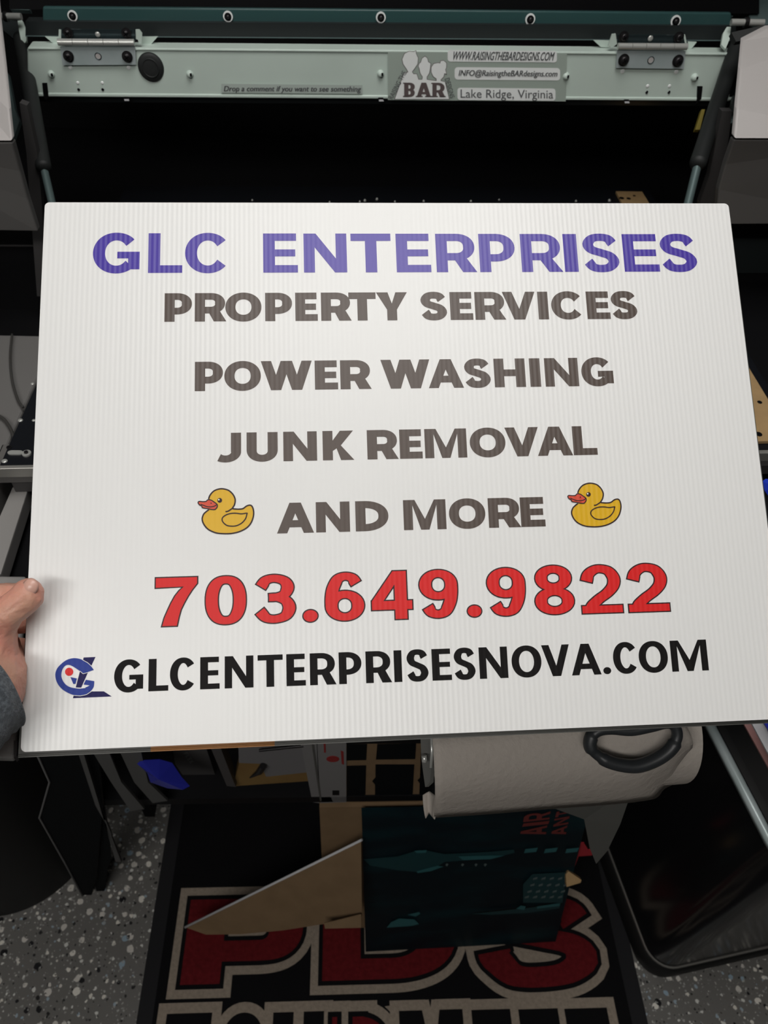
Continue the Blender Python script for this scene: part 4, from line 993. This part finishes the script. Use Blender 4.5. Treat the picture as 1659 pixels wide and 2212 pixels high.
# cardboard box and teal poster
B_ = thing('cardboard_box', tuple(onz(740, 2006, 0)), 'brown cardboard box with one long flap standing behind the teal poster', 'box')
pL, pR = onz(702, 2006, .014), onz(1150, 1990, .014)
tL, tR = onz(690, 1744, .405), onz(930, 1744, .405)
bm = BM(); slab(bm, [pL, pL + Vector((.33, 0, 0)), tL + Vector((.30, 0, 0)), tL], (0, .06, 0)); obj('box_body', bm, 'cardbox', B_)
bm = BM(); slab(bm, [ond(a, b, 1.19) for a, b in ((710, 1744), (713, 1744), (713, 1850), (710, 1850))], (0, -.0003, 0)); bm.free()
fl = [(400, 2003, 1.33), (590, 1909, 1.26), (780, 1815, 1.185), (782, 1979, 1.235), (700, 1996, 1.26), (610, 2010, 1.29), (520, 2018, 1.31), (445, 2019, 1.325)]
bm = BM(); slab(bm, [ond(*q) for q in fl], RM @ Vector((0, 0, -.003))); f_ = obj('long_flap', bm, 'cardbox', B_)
bm = BM(); tube(bm, [ond(400, 2003, 1.329), ond(590, 1909, 1.259), ond(782, 1814, 1.184)], .0022, 6); obj('flap_edge', bm, 'white', B_)['label'] = 'pale cut edge of the flap'
bm = BM(); slab(bm, [ond(a, b, 1.22) for a, b in ((700, 1994), (720, 1990), (780, 1975), (780, 2004), (702, 2006))], RM @ Vector((0, 0, -.002))); obj('inner_flap', bm, 'cardbox', B_)
bm = BM(); slab(bm, [ond(a, b, d) for a, b, d in ((1222, 1890, 1.28), (1228, 1882, 1.28), (1256, 1901, 1.28), (1254, 1907, 1.28), (1224, 1916, 1.28))], RM @ Vector((0, 0, -.01))); tag(obj('tan_corner', bm, 'card'), 'pale tan card corner poking out at the right edge of the teal poster', 'card')

def poster():
    q = [onz(790, 2056, .01), onz(1200, 2034, .01)]
    # board leaning back: bottom edge on the mat, top edge higher and further away
    TL, TR = onz(781, 1752, .42), onz(1275, 1742, .42)
    BL, BR = q
    n = (TR - TL).cross(BL - TL).normalized()
    if n.dot(CAMP - TL) < 0: n = -n
    T = thing('teal_poster', tuple(BL), 'dark teal night city poster board leaning under the paper towels', 'poster')
    m = mat('teal_night_print', (.004, .012, .016), .5, spec=.2)
    nt = m.node_tree; b = nt.nodes['Principled BSDF']; tc = nt.nodes.new('ShaderNodeTexCoord'); mp = nt.nodes.new('ShaderNodeMapping'); mp.inputs['Scale'].default_value = (5, 5, 16)
    ns = nt.nodes.new('ShaderNodeTexNoise'); ns.inputs['Scale'].default_value = 1.4; ns.inputs['Detail'].default_value = 5; cr = nt.nodes.new('ShaderNodeValToRGB')
    cr.color_ramp.elements[0].position = .45; cr.color_ramp.elements[0].color = (.004, .010, .014, 1); cr.color_ramp.elements[1].position = .75; cr.color_ramp.elements[1].color = (.004, .024, .030, 1)
    for x, y in ((tc.outputs['Object'], mp.inputs['Vector']), (mp.outputs['Vector'], ns.inputs['Vector']), (ns.outputs['Fac'], cr.inputs['Fac']), (cr.outputs['Color'], b.inputs['Base Color'])): nt.links.new(x, y)
    M['tealprint'] = m; M['tealbright'] = mat('teal_light_streak', (.025, .12, .13), .5); M['tealmid'] = mat('teal_streak', (.007, .042, .048), .5)
    M['tealdots'] = mat('pale_dots', (.10, .14, .14), .5); M['redprint'] = mat('red_poster_lettering', (.15, .025, .022), .5)
    bm = BM(); slab(bm, [onp(a, b, TL - n * .012, n) for a, b in ((1225, 1826), (1262, 1822), (1272, 1838), (1300, 1828), (1278, 1848), (1250, 1850), (1238, 1882), (1220, 1880))], -n * .003); obj('torn_corner', bm, 'redcard', T)['label'] = 'red torn corner'
    bm = BM(); slab(bm, [TL, TR, BR, BL], -n * .006); pan = obj('board', bm, 'tealprint', T)
    bm = BM()
    def po(px, py, k): return onp(px, py, TL + n * .0006 * k, n)
    def st(pts, mi, k=1): put_polys(bm, [[Vector(p) for p in pts]], lambda a, b: po(a, b, k), mi)
    st([(860, 1850), (905, 1836), (925, 1838), (960, 1845), (1060, 1840), (1110, 1835), (1112, 1842), (1060, 1855), (985, 1860), (960, 1862), (940, 1875), (905, 1884), (860, 1880), (800, 1870), (785, 1856)], 1)
    st([(990, 1850), (1060, 1848), (1090, 1848), (1060, 1856), (1000, 1858)], 0, 2); st([(895, 1838), (922, 1836), (920, 1842), (900, 1843)], 0, 2)
    st([(900, 1882), (945, 1870), (958, 1872), (930, 1882), (902, 1886)], 0, 2)
    for x in (1135, 1178, 1224): st([(x, 1834), (x + 27, 1831), (x + 23, 1840), (x - 3, 1843)], 0, 2)
    st([(1150, 1888), (1224, 1884), (1215, 1950), (1130, 1950), (1130, 1910)], 1)
    for j, y in enumerate((1897, 1911, 1925, 1937)):
        for i in range(4 + (j > 0)): x = 1152 - 6 * j + i * 18; st([(x, y), (x + 9, y - 3), (x + 8, y + 2), (x - 1, y + 4)], 2, 2)
    st([(1150, 1960), (1212, 1949), (1208, 1962), (1140, 1972), (1060, 1976), (1020, 1974)], 1); st([(1160, 1958), (1210, 1951), (1208, 1957), (1160, 1963)], 0, 2); st([(1115, 1963), (1125, 1956), (1136, 1958), (1132, 1966)], 0, 2)
    st([(845, 1992), (862, 1984), (895, 1986), (905, 1996), (890, 2000), (835, 2004)], 0, 2); st([(880, 1976), (905, 1970), (908, 1974), (898, 1980)], 0, 2)
    for x in (965, 999, 1028, 1048): st([(x - 3, 1868), (x, 1865), (x + 4, 1867), (x, 1872)], 2, 3)
    # lettering turned on its side
    for word, xa, xb in (('AIR', 1118, 1182), ('ANT', 1185, 1222)):
        y = 1808
        for ch in word:
            wl = {'I': 7, 'N': 17, 'T': 12, 'R': 17}.get(ch, 19)
            H = (xb - xa); fn = lambda a, b, y=y, H=H, xa=xa: po(xa + 5 + (1 - b) * H * .88 + (1808 - y) * .22 + a * 3, y - a * wl * 1.0 - (1 - b) * 6, 3)
            g = glyph(ch, 1.0 if ch != 'I' else 1.0, .24 if ch != 'I' else .3, .2); put_polys(bm, g, fn, 3); y -= wl + 3
    face_up(bm, n); obj('poster_print', bm, ['tealbright', 'tealmid', 'tealdots', 'redprint'], T, keep=True)
poster()

# floor mat with lettering
def floormat():
    T = thing('floor_mat', (.1, .2, 0), 'black floor mat lettered PDS in red with cream outlines on the speckled floor', 'mat')
    bm = BM(); x0, x1, y0, y1 = -.351, .557, -.75, .69
    box(bm, (x0, y0, 0), (x1, y1, .003)); obj('rubber_border', bm, 'mathem', T, bevel=.0015)
    bm = BM(); box(bm, (x0 + .028, y0 + .028, .003), (x1 - .03, y1 - .028, .006)); obj('pile', bm, 'matbase', T, bevel=.001)
    z = .0062; bm = BM()
    def fx(px, py): return onz(px, py, .006)
    lev = [[], [], []]                       # cream, black and red areas, each merged into one flat sheet
    def word(items, yb, H, oc, ok, orr, t, h):
        for ch, xa, xb, tt in items:
            W = (xb - xa) / H
            for o_, k in ((oc, 0), (ok, 1), (orr, 2)):
                if o_ is None: continue
                lev[k] += [[Vector((xa + p[0] * H, yb + p[1] * H)) for p in pl] for pl in glyph(ch, W, tt or t, h, o_ / H)]
    pb = fx(386, 2130).y
    word([('P', -.283, -.066, None), ('D', -.028, .222, None)], fx(386, 2128).y, .141, .0215, .0075, 0, .50, .24)
    sb = fx(1160, 2133).y
    H = .163; W = .228 / H; t, h = .38, .20  # the S is wide and low
    q = [(.99, .70), (.90, .86), (.60, .985), (.30, .985), (.05, .88), (.02, .74), (.20, .60), (.55, .50), (.88, .40), (.99, .22), (.80, .05), (.50, 0), (.22, .03), (.03, .22), (.0, .33)]
    spath = [tuple(v) for v in catmull([(t / 2 + (W - t) * a, h / 2 + (1 - h) * b) for a, b in q], 5, False)]
    for o_, k in ((.0215, 0), (.0075, 1), (0, 2)):
        lev[k] += [[Vector((.262 + p[0] * H, sb + p[1] * H)) for p in pl] for pl in rib(spath, t, h, o_ / H)]
    H2 = .12; top = fx(500, 2186).y
    its = []
    for ch, a, b in (('E', 360, 462), ('Q', 478, 576), ('U', 590, 700), ('I', 708, 738), ('P', 752, 842), ('M', 862, 1000), ('E', 1019, 1107), ('N', 1121, 1207), ('T', 1221, 1314)):
        its.append((ch, fx(a, 2195).x, fx(b, 2195).x, None))
    for i, it in enumerate(its):
        word([it], top - H2 - .012 * (it[1] + .3) / .8, H2, .016, 0, (-.008 if it[0] in 'IP' else None), .30, .24)
    for k in range(3): put_polys(bm, lev[k], (lambda a, b, k=k: Vector((a, b, z + .0002 * k))), k)
    face_up(bm, (0, 0, 1)); obj('mat_lettering', bm, ['matcream', 'matbase', 'matred'], T, keep=True)
floormat()

# right bin: glossy black steel box with a chrome rim
def bin_right():
    th = math.radians(9); c = Vector((.572, .287, 0)); ux = Vector((math.cos(th), math.sin(th), 0)); uy = Vector((-math.sin(th), math.cos(th), 0))
    Wd, Dp, H, r = .42, .30, .59, .045
    T = thing('trash_can', tuple(c + ux * Wd / 2 + uy * Dp / 2), 'glossy black steel trash can with a bright rim right of the floor mat', 'trash can')
    def outline(g, z):
        out = []
        for cx_, cy_, a0 in ((Wd - r, r, -90), (Wd - r, Dp - r, 0), (r, Dp - r, 90), (r, r, 180)):
            for k in range(9):
                a = math.radians(a0 + 90 * k / 8); out.append(c + ux * (cx_ + (r + g) * math.cos(a)) + uy * (cy_ + (r + g) * math.sin(a)) + Vector((0, 0, z)))
        return out
    def band(bm, levels, mi=0, cap=False):
        prev = None
        for g, z in levels:
            ring = [bm.verts.new(p) for p in outline(g, z)]; n = len(ring)
            if prev:
                for i in range(n): f = bm.faces.new((prev[i], prev[(i + 1) % n], ring[(i + 1) % n], ring[i])); f.material_index = mi; f.smooth = True
            prev = ring
        if cap: bm.faces.new(prev).material_index = mi
    bm = BM(); band(bm, ((0, .055), (0, .2), (0, .4), (0, H))); obj('body', bm, 'gloss', T)
    bm = BM(); band(bm, ((.004, 0), (.006, .004), (.006, .050), (.001, .054))); obj('base', bm, 'binp', T)
    bm = BM(); band(bm, ((.0, .0535), (.0026, .055), (.0, .0578))); obj('seam_highlight', bm, 'lip', T)  # bright band stands for the highlight along the base edge
    bm = BM(); band(bm, ((0, H), (.005, H + .001), (.005, H + .010), (-.004, H + .012), (-.010, H + .006)), cap=False); obj('rim', bm, 'zinc', T)
    bm = BM(); band(bm, ((-.010, H + .008), (-.020, H + .010), (-.021, H + .010)), cap=True); obj('lid', bm, 'binp', T)
bin_right()
# things stacked behind the can
bm = BM(); slab(bm, [ond(a, b, .88) for a, b in ((1594, 1540), (1610, 1540), (1714, 1690), (1694, 1720))], RM @ Vector((0, 0, -.004))); 
tag(obj('pink_folder', bm, 'pinkcard'), 'thin pinkish folder beside the white envelope at the right edge', 'folder')
bm = BM(); slab(bm, [ond(a, b, .85) for a, b in ((1612, 1540), (1634, 1540), (1735, 1700), (1705, 1712))], RM @ Vector((0, 0, -.004)))
tag(obj('white_envelope', bm, 'white'), 'white envelope standing at the right edge next to the trash can rim', 'envelope')
bm = BM(); slab(bm, [ond(a, b, .83) for a, b in ((1636, 1540), (1700, 1540), (1760, 1690), (1740, 1700))], RM @ Vector((0, 0, -.004)))
tag(obj('blue_folder', bm, 'blueh'), 'dark blue folder at the right edge beyond the white envelope', 'folder')

# left bin: round black bucket
T = thing('round_bin', (-.655, .585, 0), 'round black plastic bin on the speckled floor at the lower left', 'bin')
bm = BM(); c = Vector((-.655, .585, 0)); cyl(bm, c, c + Vector((0, 0, .80)), .168, .19, 64, caps=False)
bmesh.ops.create_circle(bm, cap_ends=True, segments=64, radius=.168, matrix=Matrix.Translation(c + Vector((0, 0, .004)))); obj('body', bm, 'binp', T)
bm = BM(); tube(bm, [c + Vector((.19 * math.cos(a * math.pi / 24), .19 * math.sin(a * math.pi / 24), .80)) for a in range(48)], .005, 8, closed=True); obj('rim', bm, 'binp', T)

# ceiling lamps
for nm, loc, sx, sy, lab in (('ceiling_light', (.10, .50), .94, .79, 'white ceiling light panel above the printer'), ('ceiling_light', (-.5, -.75), 1.34, .44, 'long white ceiling light panel behind the camera')):
    bm = BM(); x, y = loc; T = thing(nm, (x, y, CEIL), lab, 'light')
    for a, b in (((x - sx / 2, y - sy / 2), (x + sx / 2, y - sy / 2 + .02)), ((x - sx / 2, y + sy / 2 - .02), (x + sx / 2, y + sy / 2)), ((x - sx / 2, y - sy / 2), (x - sx / 2 + .02, y + sy / 2)), ((x + sx / 2 - .02, y - sy / 2), (x + sx / 2, y + sy / 2))):
        box(bm, (*a, CEIL - .03), (*b, CEIL))
    obj('frame', bm, 'cover', T)
    bm = BM(); box(bm, (x - sx / 2 + .02, y - sy / 2 + .02, CEIL - .015), (x + sx / 2 - .02, y + sy / 2 - .02, CEIL - .012)); obj('diffuser', bm, 'lampglow', T)
